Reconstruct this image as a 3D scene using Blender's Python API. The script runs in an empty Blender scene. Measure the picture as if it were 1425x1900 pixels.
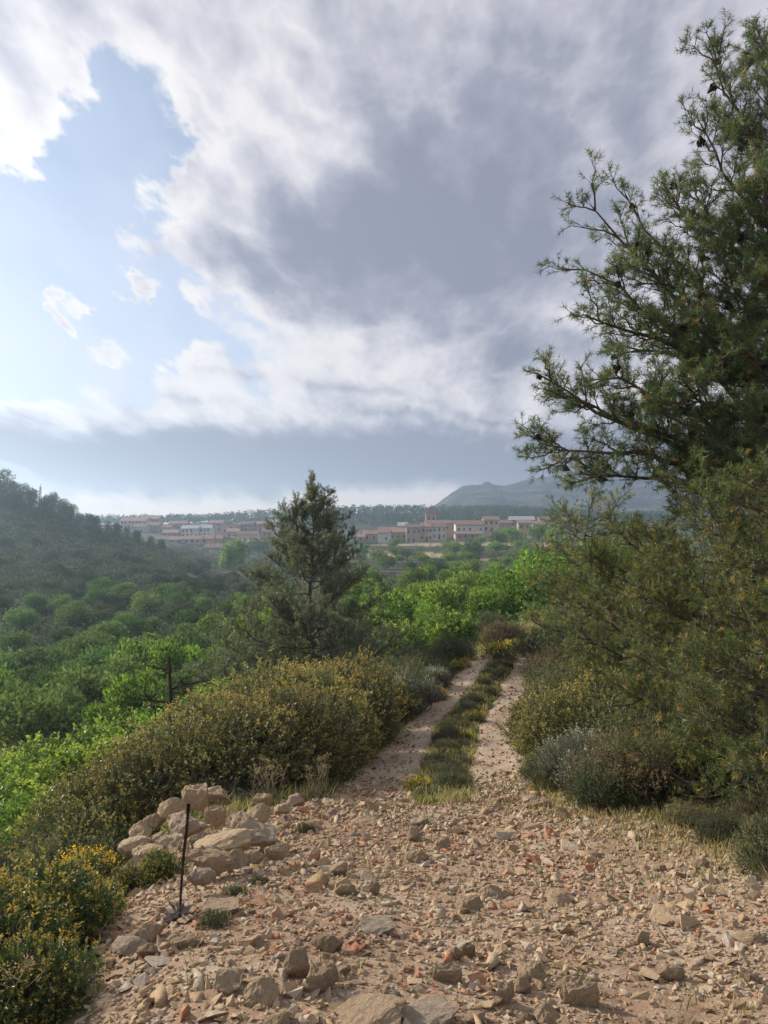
import bpy, bmesh, math, random
import numpy as np
from mathutils import Vector, Matrix
random.seed(11)
rng = np.random.default_rng(11)
SC = bpy.context.scene
COL = SC.collection

# ---------------------------------------------------------------- camera, sky, sun, exposure
F, HX, HY, EYE = 1427.0, 712.5, 985.0, 1.65        # focal length and horizon of the photograph in its own pixels; eye height
cam_d = bpy.data.cameras.new('camera'); cam = bpy.data.objects.new('camera', cam_d); COL.objects.link(cam)
cam.location = (0, 0, EYE); cam.rotation_euler = (math.radians(90), 0, 0)
cam_d.sensor_width = 36; cam_d.lens = 36 * F / 1900; cam_d.shift_y = 35 / 1900
cam_d.clip_start = 0.05; cam_d.clip_end = 8000
SC.camera = cam

SUN_AZ, SUN_EL = math.radians(-56), math.radians(27)   # left of the view, low
sun_d = bpy.data.lights.new('sun', 'SUN'); sun = bpy.data.objects.new('sun', sun_d); COL.objects.link(sun)
sun_d.energy = 4.8; sun_d.angle = math.radians(2.5); sun_d.color = (1.0, 0.91, 0.78)
to_sun = Vector((math.sin(SUN_AZ) * math.cos(SUN_EL), math.cos(SUN_AZ) * math.cos(SUN_EL), math.sin(SUN_EL)))
sun.rotation_euler = (-to_sun).to_track_quat('-Z', 'Y').to_euler()
sun.location = (-30, 20, 40)

SC.view_settings.view_transform = 'Standard'; SC.view_settings.look = 'None'
SC.view_settings.exposure = 0.45; SC.view_settings.gamma = 1.0
SC.view_settings.use_curve_mapping = False
cy = SC.cycles
cy.use_denoising = True; cy.denoiser = 'OPENIMAGEDENOISE'; cy.denoising_input_passes = 'RGB_ALBEDO_NORMAL'
cy.max_bounces = 7; cy.diffuse_bounces = 4; cy.glossy_bounces = 2; cy.transmission_bounces = 4
cy.transparent_max_bounces = 8; cy.volume_bounces = 1
cy.sample_clamp_indirect = 4.0
cy.caustics_reflective = False; cy.caustics_refractive = False

class NT:
    """a small expression writer for node trees"""
    def __init__(s, tree): s.t = tree
    def put(s, sock, v):
        if isinstance(v, bpy.types.NodeSocket): s.t.links.new(v, sock)
        elif v is not None: sock.default_value = v
    def node(s, kind, **kw):
        n = s.t.nodes.new(kind)
        for k, v in kw.items(): setattr(n, k, v)
        return n
    def m(s, op, a, b=None, c=None, clamp=False):
        n = s.node('ShaderNodeMath', operation=op, use_clamp=clamp)
        s.put(n.inputs[0], a); s.put(n.inputs[1], b)
        if c is not None: s.put(n.inputs[2], c)
        return n.outputs[0]
    def v(s, op, a, b=None, c=None, scale=None, out=0):
        n = s.node('ShaderNodeVectorMath', operation=op)
        s.put(n.inputs[0], a); s.put(n.inputs[1], b)
        if c is not None: s.put(n.inputs[2], c)
        if scale is not None: s.put(n.inputs['Scale'], scale)
        return n.outputs[out]
    def add(s, a, b): return s.m('ADD', a, b)
    def mul(s, a, b): return s.m('MULTIPLY', a, b)
    def mad(s, a, b, c): return s.m('MULTIPLY_ADD', a, b, c)
    def step(s, x, a, b, lo=0.0, hi=1.0):
        n = s.node('ShaderNodeMapRange', interpolation_type='SMOOTHSTEP')
        s.put(n.inputs[0], x); s.put(n.inputs[1], a); s.put(n.inputs[2], b); s.put(n.inputs[3], lo); s.put(n.inputs[4], hi)
        return n.outputs[0]
    def lin(s, x, a, b, lo=0.0, hi=1.0):
        n = s.node('ShaderNodeMapRange'); n.clamp = True
        s.put(n.inputs[0], x); s.put(n.inputs[1], a); s.put(n.inputs[2], b); s.put(n.inputs[3], lo); s.put(n.inputs[4], hi)
        return n.outputs[0]
    def mix(s, f, a, b, blend='MIX'):
        n = s.node('ShaderNodeMix', data_type='RGBA', blend_type=blend)
        s.put(n.inputs[0], f); s.put(n.inputs[6], col4(a)); s.put(n.inputs[7], col4(b))
        return n.outputs[2]
    def noise(s, vec, scale, detail=4, rough=0.5, lac=2.0, dist=0.0, out=0, ntype='FBM', dim='3D'):
        n = s.node('ShaderNodeTexNoise', noise_type=ntype, noise_dimensions=dim)
        if vec is not None: s.put(n.inputs['Vector'], vec)
        n.inputs['Scale'].default_value = scale; n.inputs['Detail'].default_value = detail
        n.inputs['Roughness'].default_value = rough; n.inputs['Lacunarity'].default_value = lac
        n.inputs['Distortion'].default_value = dist
        return n.outputs[out]
    def ramp(s, x, stops, interp='LINEAR'):
        n = s.node('ShaderNodeValToRGB'); cr = n.color_ramp; cr.interpolation = interp
        while len(cr.elements) < len(stops): cr.elements.new(0.5)
        for e, (p, c) in zip(cr.elements, stops): e.position = p; e.color = col4(c)
        s.put(n.inputs[0], x); return n.outputs[0]
def col4(c):
    if isinstance(c, (tuple, list)) and len(c) == 3: return (*c, 1.0)
    return c

# ---- the sky: a Nishita sky with broken cloud in it, laid out by direction (azimuth, elevation)
def dir_of(px, py):
    u, t = (px - HX) / F, (HY - py) / F
    return math.atan(u), math.atan(t / math.hypot(1, u))
def blob(px, py, rx, ry, rot=0.0, amp=1.0): return (*dir_of(px, py), rx / F, ry / F, math.radians(rot), amp)
# where cloud is (positive) and where the blue shows (negative)
CLOUD = [blob(-90, 60, 260, 200, 0, 1.5), blob(-20, 220, 120, 100, 0, .8), blob(230, -70, 330, 110, 0, 1.3),
         blob(390, 110, 70, 80, 30, .55),
         blob(430, 405, 170, 105, -12, 1.3), blob(600, 250, 200, 190, -35, 1.2), blob(760, 420, 420, 200, 0, 1.2),
         blob(1000, 180, 480, 300, 0, 1.1), blob(1380, 330, 500, 420, 0, .8), blob(700, -20, 250, 150, 0, .7),
         blob(640, 600, 330, 90, 0, .25), blob(1000, 650, 300, 80, -12, .65), blob(330, 725, 120, 26, -8, .55), blob(640, 700, 130, 22, -10, .45), blob(760, 750, 220, 30, -8, .6), blob(430, 690, 90, 22, -15, .4), blob(930, 745, 120, 22, -12, .5),
         blob(100, 855, 1100, 70, 0, 1.7), blob(760, 840, 420, 52, 0, 1.0), blob(1000, 780, 260, 70, 0, .5), blob(60, 775, 330, 34, 0, .6),
         blob(600, 965, 1400, 36, 0, .6),
         blob(125, 552, 34, 24, 35, 2.0), blob(94, 592, 32, 15, 0, 1.9), blob(176, 584, 22, 17, 0, 1.9), blob(256, 533, 26, 19, 0, 1.8), blob(185, 656, 44, 18, 0, 1.5), blob(60, 615, 160, 22, 0, .55), blob(340, 690, 60, 24, -20, .9),
         blob(205, 430, 44, 12, -45, .55),
         blob(200, 210, 130, 130, 0, -1.3), blob(310, 280, 110, 70, 40, -.9), blob(90, 430, 190, 120, 0, -1.0), blob(120, 620, 300, 90, 0, -.65), blob(470, 60, 60, 90, 25, -.9), blob(320, 90, 30, 30, 0, -.4), blob(300, 560, 120, 50, 0, -.4)]
# where it is thick and its underside grey
THICK = [blob(670, 465, 300, 115, 0, 1.25), blob(850, 330, 260, 170, -25, .7), blob(1180, 400, 330, 260, 0, .42), blob(1000, 40, 420, 90, 0, .3), blob(1250, 150, 300, 250, 0, .3),
         blob(90, 850, 900, 46, 0, 1.75), blob(760, 850, 420, 42, 0, 1.4), blob(1000, 850, 240, 40, 0, .45), blob(-40, 0, 200, 80, 0, .4), blob(330, -30, 240, 50, 0, .3),
         blob(980, 655, 240, 30, -12, .55), blob(350, 752, 90, 12, -4, .75), blob(770, 775, 200, 16, -8, .6), blob(650, 722, 120, 11, -8, .5), blob(920, 762, 90, 10, -10, .5), blob(450, 706, 80, 9, -8, .4), blob(1050, 600, 260, 40, -14, -.35), blob(430, 400, 120, 40, -20, -.25),
         blob(600, 952, 1600, 30, 0, -1.5), blob(620, 150, 60, 120, 35, -.3), blob(520, 300, 90, 40, -30, -.3)]

def sum_blobs(nt, vec, blobs, acc=0.0):
    for az, el, rx, ry, rot, amp in blobs:
        c, sn = math.cos(rot), math.sin(rot)
        ax = (c / rx, sn / rx); ay = (-sn / ry, c / ry)
        x = nt.v('DOT_PRODUCT', vec, (ax[0], ax[1], -(ax[0] * az + ax[1] * el)), out=1)
        y = nt.v('DOT_PRODUCT', vec, (ay[0], ay[1], -(ay[0] * az + ay[1] * el)), out=1)
        q = nt.mad(y, y, nt.mul(x, x))
        g = nt.m('POWER', 0.42, q)
        acc = nt.mad(g, amp, acc)
    return acc

def cloud_plane(nt, p):
    # clouds shrink and flatten towards the horizon
    sx = nt.node('ShaderNodeSeparateXYZ'); nt.put(sx.inputs[0], p)
    el = nt.m('MAXIMUM', sx.outputs[1], 0.0); e2 = nt.add(el, .16)
    q = nt.node('ShaderNodeCombineXYZ'); nt.put(q.inputs[0], nt.mul(sx.outputs[0], nt.m('DIVIDE', .8, e2))); nt.put(q.inputs[1], nt.m('LOGARITHM', e2, 2.718))
    return q.outputs[0], el, sx
world = bpy.data.worlds.new('World'); SC.world = world; world.use_nodes = True
wt = world.node_tree; wt.nodes.clear(); nt = NT(wt)
tc = nt.node('ShaderNodeTexCoord')
dv = nt.v('NORMALIZE', tc.outputs['Generated'])
sp = nt.node('ShaderNodeSeparateXYZ'); nt.put(sp.inputs[0], dv)
az = nt.m('ARCTAN2', sp.outputs[0], sp.outputs[1]); el = nt.m('ARCSINE', sp.outputs[2])
P = nt.node('ShaderNodeCombineXYZ'); nt.put(P.inputs[0], az); nt.put(P.inputs[1], el); P.inputs[2].default_value = 1.0; P = P.outputs[0]
q, elc, sx = cloud_plane(nt, P)
warp = nt.v('MULTIPLY', nt.v('SUBTRACT', nt.noise(q, 4.2, 5, .62, out=1, dim='2D'), (.5, .5, .5)), (.20, .14, 0))
pw = nt.v('ADD', P, nt.v('SCALE', warp, scale=nt.lin(elc, 0, .4, .3, 1)))
s_ = sum_blobs(nt, pw, CLOUD, -0.32)
# away from the picture the same broken cover goes on
aside = nt.m('MAXIMUM', nt.step(nt.m('ABSOLUTE', sx.outputs[0]), .62, 1.1), nt.step(sx.outputs[1], .72, 1.0))
far = nt.lin(nt.noise(q, 2.1, 1, .5, dim='2D'), .35, .65, -.5, .9)
s_ = nt.mad(nt.m('SUBTRACT', far, s_), aside, s_)
def billow(q_, oct_):
    n1 = nt.noise(q_, 7.0, oct_, .58, dim='2D')
    n2 = nt.m('ABSOLUTE', nt.mad(nt.noise(q_, 5.2, oct_ - 1, .55, dim='2D'), 2.0, -1.0))      # rounded heads, sharp creases
    return nt.mad(n2, .75, nt.mad(n1, .72, .0))
det = billow(q, 6)
cover = nt.mad(nt.m('SUBTRACT', det, .5), 1.15, s_)
toS = nt.v('NORMALIZE', nt.v('SUBTRACT', (SUN_AZ - .1, SUN_EL - .05, 1), P))
q2, _e, _s2 = cloud_plane(nt, nt.v('ADD', P, nt.v('SCALE', toS, scale=.04)))
lit = nt.m('SUBTRACT', det, billow(q2, 5))     # >0 where a billow faces the sun
soft = nt.lin(nt.noise(q, 3.1, 2, .5, dim='2D'), .38, .62, .0, .30)      # some edges are crisp, some fray out
alpha = nt.step(cover, nt.m('SUBTRACT', -.02, soft), nt.mad(soft, .6, .30))
pwarp = nt.v('ADD', P, nt.v('MULTIPLY', nt.v('SUBTRACT', nt.noise(P, 5, 3, .55, out=1, dim='2D'), (.5, .5, .5)), (.16, .09, 0)))
thick = sum_blobs(nt, pwarp, THICK, -.05)
thick = nt.mad(nt.lin(cover, .5, 1.8, 0, 1), .25, thick)
thick = nt.mad(nt.m('SUBTRACT', det, .5), .8, thick)
thick = nt.mad(nt.m('SUBTRACT', nt.noise(q, 2.6, 4, .55, dim='2D'), .5), 1.0, thick)
thick = nt.mad(lit, -1.7, thick)
# the sunward rim of a cloud is thin and bright
thick = nt.mad(nt.step(cover, .75, .1), -.30, thick)
CLEAR = NT.ramp(nt, nt.lin(thick, -.38, 1.5), [(0, (7.3, 7.0, 6.95)), (.2, (6.6, 6.35, 6.5)), (.4, (5.1, 5.0, 5.5)), (.58, (3.85, 3.85, 4.45)), (.74, (2.85, 2.95, 3.65)), (1, (2.15, 2.28, 2.95))])
sky = nt.node('ShaderNodeTexSky', sky_type='NISHITA'); sky.sun_disc = False
sky.sun_elevation = SUN_EL; sky.sun_rotation = SUN_AZ; sky.air_density = 1.0; sky.dust_density = 0.6; sky.ozone_density = 1.4; sky.altitude = 600
skyc = nt.v('SCALE', sky.outputs[0], scale=.85)
# thin high veil over the blue
veil = nt.lin(nt.noise(q, 2.4, 4, .6, dim='2D'), .3, .75, .22, .6)
veil = nt.m('ADD', veil, nt.lin(el, .16, .45, .42, 0), clamp=True)
skyc = nt.mix(veil, skyc, (5.6, 6.0, 7.2))
# warm glow where the cloud is thin near the sun
near_sun = nt.m('POWER', nt.m('MAXIMUM', nt.v('DOT_PRODUCT', dv, tuple(to_sun), out=1), 0.0), 6.0)
final = nt.mix(alpha, skyc, CLEAR)
final = nt.v('SCALE', final, scale=nt.mad(near_sun, .04, .97))
final = nt.mix(nt.step(el, .075, .02), final, nt.v('MULTIPLY', final, (1.16, 1.0, .84)))
bg = nt.node('ShaderNodeBackground'); nt.put(bg.inputs[0], final); bg.inputs[1].default_value = 0.095
wo = nt.node('ShaderNodeOutputWorld'); wt.links.new(bg.outputs[0], wo.inputs[0])
world.cycles.sampling_method = 'NONE'

# ---------------------------------------------------------------- numpy helpers
def hash3(ix, iy, iz, seed):
    h = (ix.astype(np.int64) * 374761393 + iy.astype(np.int64) * 668265263 + iz.astype(np.int64) * 2147483647 + seed * 974711) & 0x7fffffff
    h = ((h ^ (h >> 13)) * 1274126177) & 0x7fffffff
    h = (h ^ (h >> 16)) & 0xffff
    return h / 65535.0
def vnoise(p, seed=0):
    p = np.asarray(p, float); i = np.floor(p); f = p - i; f = f * f * (3 - 2 * f); r = 0
    for dx in (0, 1):
        for dy in (0, 1):
            for dz in (0, 1):
                w = (f[:, 0] if dx else 1 - f[:, 0]) * (f[:, 1] if dy else 1 - f[:, 1]) * (f[:, 2] if dz else 1 - f[:, 2])
                r = r + w * hash3(i[:, 0] + dx, i[:, 1] + dy, i[:, 2] + dz, seed)
    return r
def fbm(p, oct=4, seed=0):
    p = np.asarray(p, float); r = 0; a = .5; s = 0
    for k in range(oct):
        r = r + a * vnoise(p * 2 ** k + 17.3 * k, seed + k); s += a; a *= .5
    return r / s
def fbm2(x, y, sc, oct=3, seed=0):
    x = np.asarray(x, float); y = np.asarray(y, float)
    return fbm(np.stack([x.ravel() / sc, y.ravel() / sc, np.full(x.size, .5)], 1), oct, seed).reshape(x.shape)
def unit(a): return a / np.maximum(np.linalg.norm(a, axis=-1, keepdims=True), 1e-9)
def sstep(x, a, b): t = np.clip((x - a) / (b - a), 0, 1); return t * t * (3 - 2 * t)

def mesh_np(name, V, faces, mats=(), smooth=False, face_attrs=None, point_attrs=None, mat_idx=None):
    """faces: list of int arrays, each (n,3) or (n,4)"""
    me = bpy.data.meshes.new(name); V = np.ascontiguousarray(V, np.float32)
    faces = [np.asarray(f, np.int32) for f in faces if len(f)]
    me.vertices.add(len(V)); me.vertices.foreach_set('co', V.ravel())
    loops = np.concatenate([f.ravel() for f in faces]); tot = np.concatenate([np.full(len(f), f.shape[1], np.int32) for f in faces])
    start = np.concatenate([[0], np.cumsum(tot)[:-1]]).astype(np.int32)
    me.loops.add(len(loops)); me.loops.foreach_set('vertex_index', loops)
    me.polygons.add(len(tot)); me.polygons.foreach_set('loop_start', start); me.polygons.foreach_set('loop_total', tot)
    me.polygons.foreach_set('use_smooth', np.full(len(tot), smooth))
    for m_ in mats: me.materials.append(m_)
    if mat_idx is not None: me.polygons.foreach_set('material_index', np.asarray(mat_idx, np.int32))
    for k, a in (face_attrs or {}).items():
        me.attributes.new(k, 'FLOAT', 'FACE').data.foreach_set('value', np.asarray(a, np.float32))
    for k, a in (point_attrs or {}).items():
        me.attributes.new(k, 'FLOAT', 'POINT').data.foreach_set('value', np.asarray(a, np.float32))
    me.update(calc_edges=True); me.validate()
    return me
def link(name, me, parent=None, loc=None, rot=None, scale=None):
    o = bpy.data.objects.new(name, me); COL.objects.link(o)
    if parent is not None: o.parent = parent
    if loc is not None: o.location = loc
    if rot is not None: o.rotation_euler = rot
    if scale is not None: o.scale = (scale,) * 3 if np.isscalar(scale) else scale
    return o
def tag(o, label=None, cat=None, group=None, kind=None):
    if label: o['label'] = label
    if cat: o['category'] = cat
    if group: o['group'] = group
    if kind: o['kind'] = kind
    return o

# ---------------------------------------------------------------- the lie of the land
CP = []                                              # control points x, y, z
def wp(y, *xz):
    for x, z in xz: CP.append((x, y, z))
wp(-5, (-8, -2.2), (-3, -.6), (0, .05), (4, .3), (8, .5))
wp(0.2, (-4, -1.7), (-1.5, -.15), (0.1, 0), (3, .12), (6, .4))
wp(2.6, (-8, -4.4), (-4, -2.0), (-2, -.62), (-1.0, -.07), (0, 0), (2, .03), (4, .2), (7, .6))
wp(4.5, (-9, -5.2), (-5, -2.9), (-3, -1.55), (-1.6, -.56), (0, -.4), (2, -.36), (3, -.25), (5, .1), (9, .9))
wp(7.2, (-9, -5.5), (-5, -3.3), (-3, -2.0), (-1.75, -1.16), (0, -.98), (1.3, -.97), (3, -.82), (5, -.45), (9, .5))
wp(10.2, (-10, -6.0), (-6, -4.2), (-3, -2.5), (-1, -1.68), (.5, -1.53), (1.5, -1.5), (3, -1.25), (6, -.5))
wp(14.7, (-12, -6.5), (-6, -4.5), (-2, -2.8), (.7, -2.1), (2.2, -2.1), (4.5, -1.65), (9, -.3))
wp(18, (-9, -5.7), (-3, -3.5), (1.7, -2.12), (3.1, -2.1), (6, -1.5))
wp(21, (-10, -6.2), (-4, -4.1), (0, -2.8), (2.5, -1.97), (4, -1.92), (7, -1.3))
wp(26, (-6, -5.2), (0, -4.1), (4.5, -2.5), (8, -1.6))
def cols(px, *rows):
    for py, d in rows: CP.append(((px - HX) / F * d, d, EYE + (HY - py) / F * d))
cols(-700, (1390, 30), (1180, 85), (1000, 150), (880, 240), (900, 330), (950, 640))
cols(-300, (1400, 30), (1280, 50), (1170, 85), (1060, 125), (960, 170), (893, 240), (920, 330), (960, 640))
cols(0, (1400, 30), (1290, 50), (1180, 85), (1100, 120), (1020, 170), (928, 240), (945, 330), (965, 640))
cols(120, (1395, 29), (1290, 48), (1185, 80), (1110, 118), (1040, 168), (968, 240), (985, 320), (972, 640))
cols(230, (1390, 28), (1280, 48), (1195, 75), (1120, 115), (1058, 165), (1004, 235), (1012, 320), (985, 430), (974, 640))
cols(350, (1350, 28), (1250, 50), (1180, 80), (1110, 125), (1066, 175), (1036, 240), (1022, 330), (1000, 410), (976, 520), (971, 640))
cols(500, (1300, 27), (1220, 50), (1150, 85), (1100, 130), (1072, 190), (1040, 290), (1018, 390), (978, 560), (961, 640))
cols(650, (1232, 30), (1185, 50), (1122, 90), (1078, 150), (1048, 220), (1014, 330), (988, 450), (955, 640))
cols(800, (1206, 32), (1182, 46), (1122, 85), (1076, 155), (1042, 235), (1014, 310), (1003, 365), (978, 500), (954, 640))
cols(950, (1172, 32), (1152, 45), (1100, 85), (1056, 160), (1030, 240), (1003, 320), (992, 370), (973, 500), (953, 640))
cols(1100, (1135, 30), (1080, 80), (1040, 160), (1012, 260), (993, 350), (962, 640))
cols(1425, (1100, 30), (1060, 80), (1022, 160), (1005, 260), (993, 350), (965, 640))
cols(1900, (1080, 30), (1040, 80), (1010, 160), (998, 350), (968, 640))
for px in (-700, 0, 500, 950, 1425, 1900): cols(px, (975, 1000), (984, 1680))
CP = np.array(CP)
TK = 3.0
def polar(x, y): return np.arctan2(x, y), np.hypot(x, y)
_th, _r = polar(CP[:, 0], CP[:, 1])
_A = np.stack([_th * TK, np.log(_r)], 1); _s = CP[:, 2] / _r
def _phi(d2): return np.where(d2 > 1e-12, .5 * d2 * np.log(np.maximum(d2, 1e-12)), 0)
_n = len(_A); _K = _phi(((_A[:, None] - _A[None]) ** 2).sum(-1)) + np.eye(_n) * 2e-3
_Pm = np.concatenate([np.ones((_n, 1)), _A], 1)
_W = np.linalg.solve(np.block([[_K, _Pm], [_Pm.T, np.zeros((3, 3))]]), np.concatenate([_s, np.zeros(3)]))
def h(x, y, rough=True):
    x = np.asarray(x, float); y = np.asarray(y, float); sh = x.shape; x = x.ravel(); y = y.ravel()
    th, r = polar(x, y); r = np.maximum(r, .3)
    lim = 1.05; tcl = np.clip(th, -lim, lim)
    q = np.stack([tcl * TK, np.log(r)], 1); s = np.zeros(len(q))
    for a in range(0, len(q), 20000):
        qq = q[a:a + 20000]
        s[a:a + 20000] = _phi(((qq[:, None] - _A[None]) ** 2).sum(-1)) @ _W[:_n] + _W[_n] + qq @ _W[_n + 1:]
    z = s * r
    over = sstep(np.abs(th), lim, 2.2)
    back = .02 * r * np.sign(x) * np.exp(-r / 300)
    z = z * (1 - over) + back * over
    if rough:
        z = z + (fbm2(x, y, .9, 3, 5) - .5) * .10 * sstep(r, 1, 4) * (1 - sstep(r, 14, 30))
        z = z + (fbm2(x, y, 18, 3, 9) - .5) * 1.6 * sstep(r, 35, 90) * (1 - .5 * sstep(r, 250, 400))
    z = z + .14 * np.exp(-((x + 1.88) / .5) ** 2 - ((y - 6.3) / 1.0) ** 2)      # the heap of boulders lies on a low bank
    return z.reshape(sh)
def h1(x, y): return float(h(np.array([x]), np.array([y]))[0])
def G(px, d, sink=0.0):
    x = (px - HX) / F * d; return (x, d, h1(x, d) - sink)
def top(py, d): return EYE + (HY - py) / F * d
def hit(px, py, dmin=1.8, dmax=900):
    """the place on the ground seen at a pixel of the photograph"""
    d = np.geomspace(dmin, dmax, 1500); x = (px - HX) / F * d
    z = h(x, d); ray = EYE + (HY - py) / F * d
    k = np.argmax(ray <= z); return (x[k], d[k], z[k])

# ---------------------------------------------------------------- materials
def new_mat(name):
    m_ = bpy.data.materials.new(name); m_.use_nodes = True; t = m_.node_tree; t.nodes.clear()
    n = NT(t); out = n.node('ShaderNodeOutputMaterial'); return m_, n, out
def principled(n, color, rough=.85, spec=.25, normal=None):
    p = n.node('ShaderNodeBsdfPrincipled'); n.put(p.inputs['Base Color'], col4(color)); n.put(p.inputs['Roughness'], rough)
    p.inputs['Specular IOR Level'].default_value = spec
    if normal is not None: n.put(p.inputs['Normal'], normal)
    return p.outputs[0]
def bump(n, height, strength=.5, dist=.02, normal=None):
    b = n.node('ShaderNodeBump'); b.inputs['Strength'].default_value = strength; b.inputs['Distance'].default_value = dist
    n.put(b.inputs['Height'], height)
    if normal is not None: n.put(b.inputs['Normal'], normal)
    return b.outputs[0]
def attr(n, name, out='Fac'):
    a = n.node('ShaderNodeAttribute'); a.attribute_name = name; return a.outputs[out]
def obj_random(n): return n.node('ShaderNodeObjectInfo').outputs['Random']
def pos(n): return n.node('ShaderNodeNewGeometry').outputs['Position']
def objco(n): return n.node('ShaderNodeTexCoord').outputs['Object']

def leaf_mat(name, stops, transl=.35, rough=.5, spec=.3, vary=.35, hue=.02):
    """stops: colours over the face attribute tint (0 old leaf .. 1 new growth or flower)"""
    m_, n, out = new_mat(name)
    c = n.ramp(attr(n, 'tint'), [(p_, tuple(LEAF_GAIN * v_ for v_ in c_)) for p_, c_ in stops])
    hs = n.node('ShaderNodeHueSaturation'); n.put(hs.inputs['Color'], c)
    r = obj_random(n)
    n.put(hs.inputs['Value'], n.lin(r, 0, 1, 1 - vary, 1 + vary)); n.put(hs.inputs['Hue'], n.lin(n.m('FRACT', n.mul(r, 7.31)), 0, 1, .5 - hue, .5 + hue))
    c = hs.outputs[0]
    p = principled(n, c, rough, spec)
    tr = n.node('ShaderNodeBsdfTranslucent'); n.put(tr.inputs[0], n.mix(.35, c, (.22, .26, .04), 'MIX') if False else n.v('MULTIPLY', c, (1.25, 1.3, .75)))
    mx = n.node('ShaderNodeMixShader'); mx.inputs[0].default_value = transl
    n.t.links.new(p, mx.inputs[1]); n.t.links.new(tr.outputs[0], mx.inputs[2]); n.t.links.new(mx.outputs[0], out.inputs[0])
    return m_
def plain_mat(name, c1, c2, scale=8, rough=.9, spec=.2, bumpd=0, coords='obj', detail=5, objvar=0):
    m_, n, out = new_mat(name)
    co = objco(n) if coords == 'obj' else pos(n)
    f = n.noise(co, scale, detail, .6)
    c = n.mix(n.lin(f, .3, .7), c1, c2)
    if objvar:
        hs = n.node('ShaderNodeHueSaturation'); n.put(hs.inputs['Color'], c); n.put(hs.inputs['Value'], n.lin(obj_random(n), 0, 1, 1 - objvar, 1 + objvar)); c = hs.outputs[0]
    nm = bump(n, f, .6, bumpd) if bumpd else None
    n.t.links.new(principled(n, c, rough, spec, nm), out.inputs[0]); return m_

def stone_mat(name, use_attr):
    m_, n, out = new_mat(name)
    k = attr(n, 'tint') if use_attr else obj_random(n)
    co = n.node('ShaderNodeTexCoord').outputs['Object'] if not use_attr else pos(n)
    base = n.ramp(k, [(0, (.25, .165, .095)), (.28, (.345, .24, .145)), (.5, (.42, .30, .185)), (.68, (.45, .355, .25)), (.8, (.42, .355, .29)), (.875, (.36, .225, .14)), (.90, (.36, .16, .09)), (.94, (.38, .135, .07)), (.955, (.40, .34, .26)), (1, (.50, .42, .31))] if use_attr else [(0, (.33, .235, .15)), (.3, (.37, .27, .175)), (.55, (.41, .30, .185)), (.75, (.43, .335, .22)), (.88, (.37, .305, .24)), (.95, (.36, .25, .165)), (1, (.45, .39, .31))])
    f1 = n.noise(co, 7 if not use_attr else 25, 6, .62)
    f2 = n.noise(co, 40, 5, .7)
    c = n.mix(n.lin(f1, .35, .7, 0, .75), base, n.v('MULTIPLY', base, (.72, .68, .64)))
    c = n.mix(n.lin(f2, .45, .75, 0, .4), c, (.50, .40, .28))
    # iron staining and dust on top faces come from where the stone lay
    f3 = n.noise(co, 3.2, 3, .5)
    c = n.mix(n.lin(f3, .55, .75, 0, .4), c, (.46, .27, .10))
    # dust and clinging earth
    f4 = n.noise(pos(n), 11, 4, .65)
    c = n.mix(n.lin(f4, .45, .72, 0, .45 if use_attr else .3), c, (.36, .265, .185))
    crack = 1.0
    if not use_attr:
        # cracks along the bedding, grey lichen
        vo = n.node('ShaderNodeTexVoronoi', feature='DISTANCE_TO_EDGE'); n.put(vo.inputs['Vector'], n.v('ADD', n.v('MULTIPLY', co, (1, 1, 2.6)), n.v('SCALE', n.noise(co, 4, 4, .6, out=1), scale=.55))); vo.inputs['Scale'].default_value = 2.6
        crack = n.step(vo.outputs['Distance'], .0, .022)
        c = n.mix(n.lin(crack, 0, 1, .4, 0), c, n.v('MULTIPLY', c, (.4, .36, .32)))
        lich = n.step(n.noise(co, 5.5, 5, .7), .60, .66)
        c = n.mix(n.mul(lich, .4), c, (.40, .38, .33))
        c = n.v('SCALE', c, scale=1.12)
    nm = bump(n, n.add(n.mul(crack, .25) if not use_attr else 0.0, n.mul(f1, .5)), .35, .03) if not use_attr else None
    nm = bump(n, n.add(f1, n.add(n.mul(f2, .5), n.mul(n.noise(co, 16 if not use_attr else 70, 4, .7), .5))), .85, .03 if not use_attr else .014, nm)
    n.t.links.new(principled(n, c, .88, .2, nm), out.inputs[0]); return m_
M = {}
M['stone'] = stone_mat('limestone', False)
M['gravel'] = stone_mat('gravel_stone', True)
M['bark'] = plain_mat('bark', (.085, .065, .05), (.17, .14, .115), 14, .95, .1, .02)
M['dead'] = plain_mat('dead_wood', (.12, .10, .088), (.25, .22, .20), 18, .95, .1, .01)
M['stalk'] = plain_mat('dry_dark_stalk', (.028, .02, .017), (.06, .045, .035), 40, .95, .1, .01)
M['straw'] = plain_mat('straw', (.34, .27, .16), (.46, .38, .24), 30, .9, .1)
M['cone'] = plain_mat('pine_cone', (.03, .022, .018), (.075, .05, .035), 60, .9, .2, .01)

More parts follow.
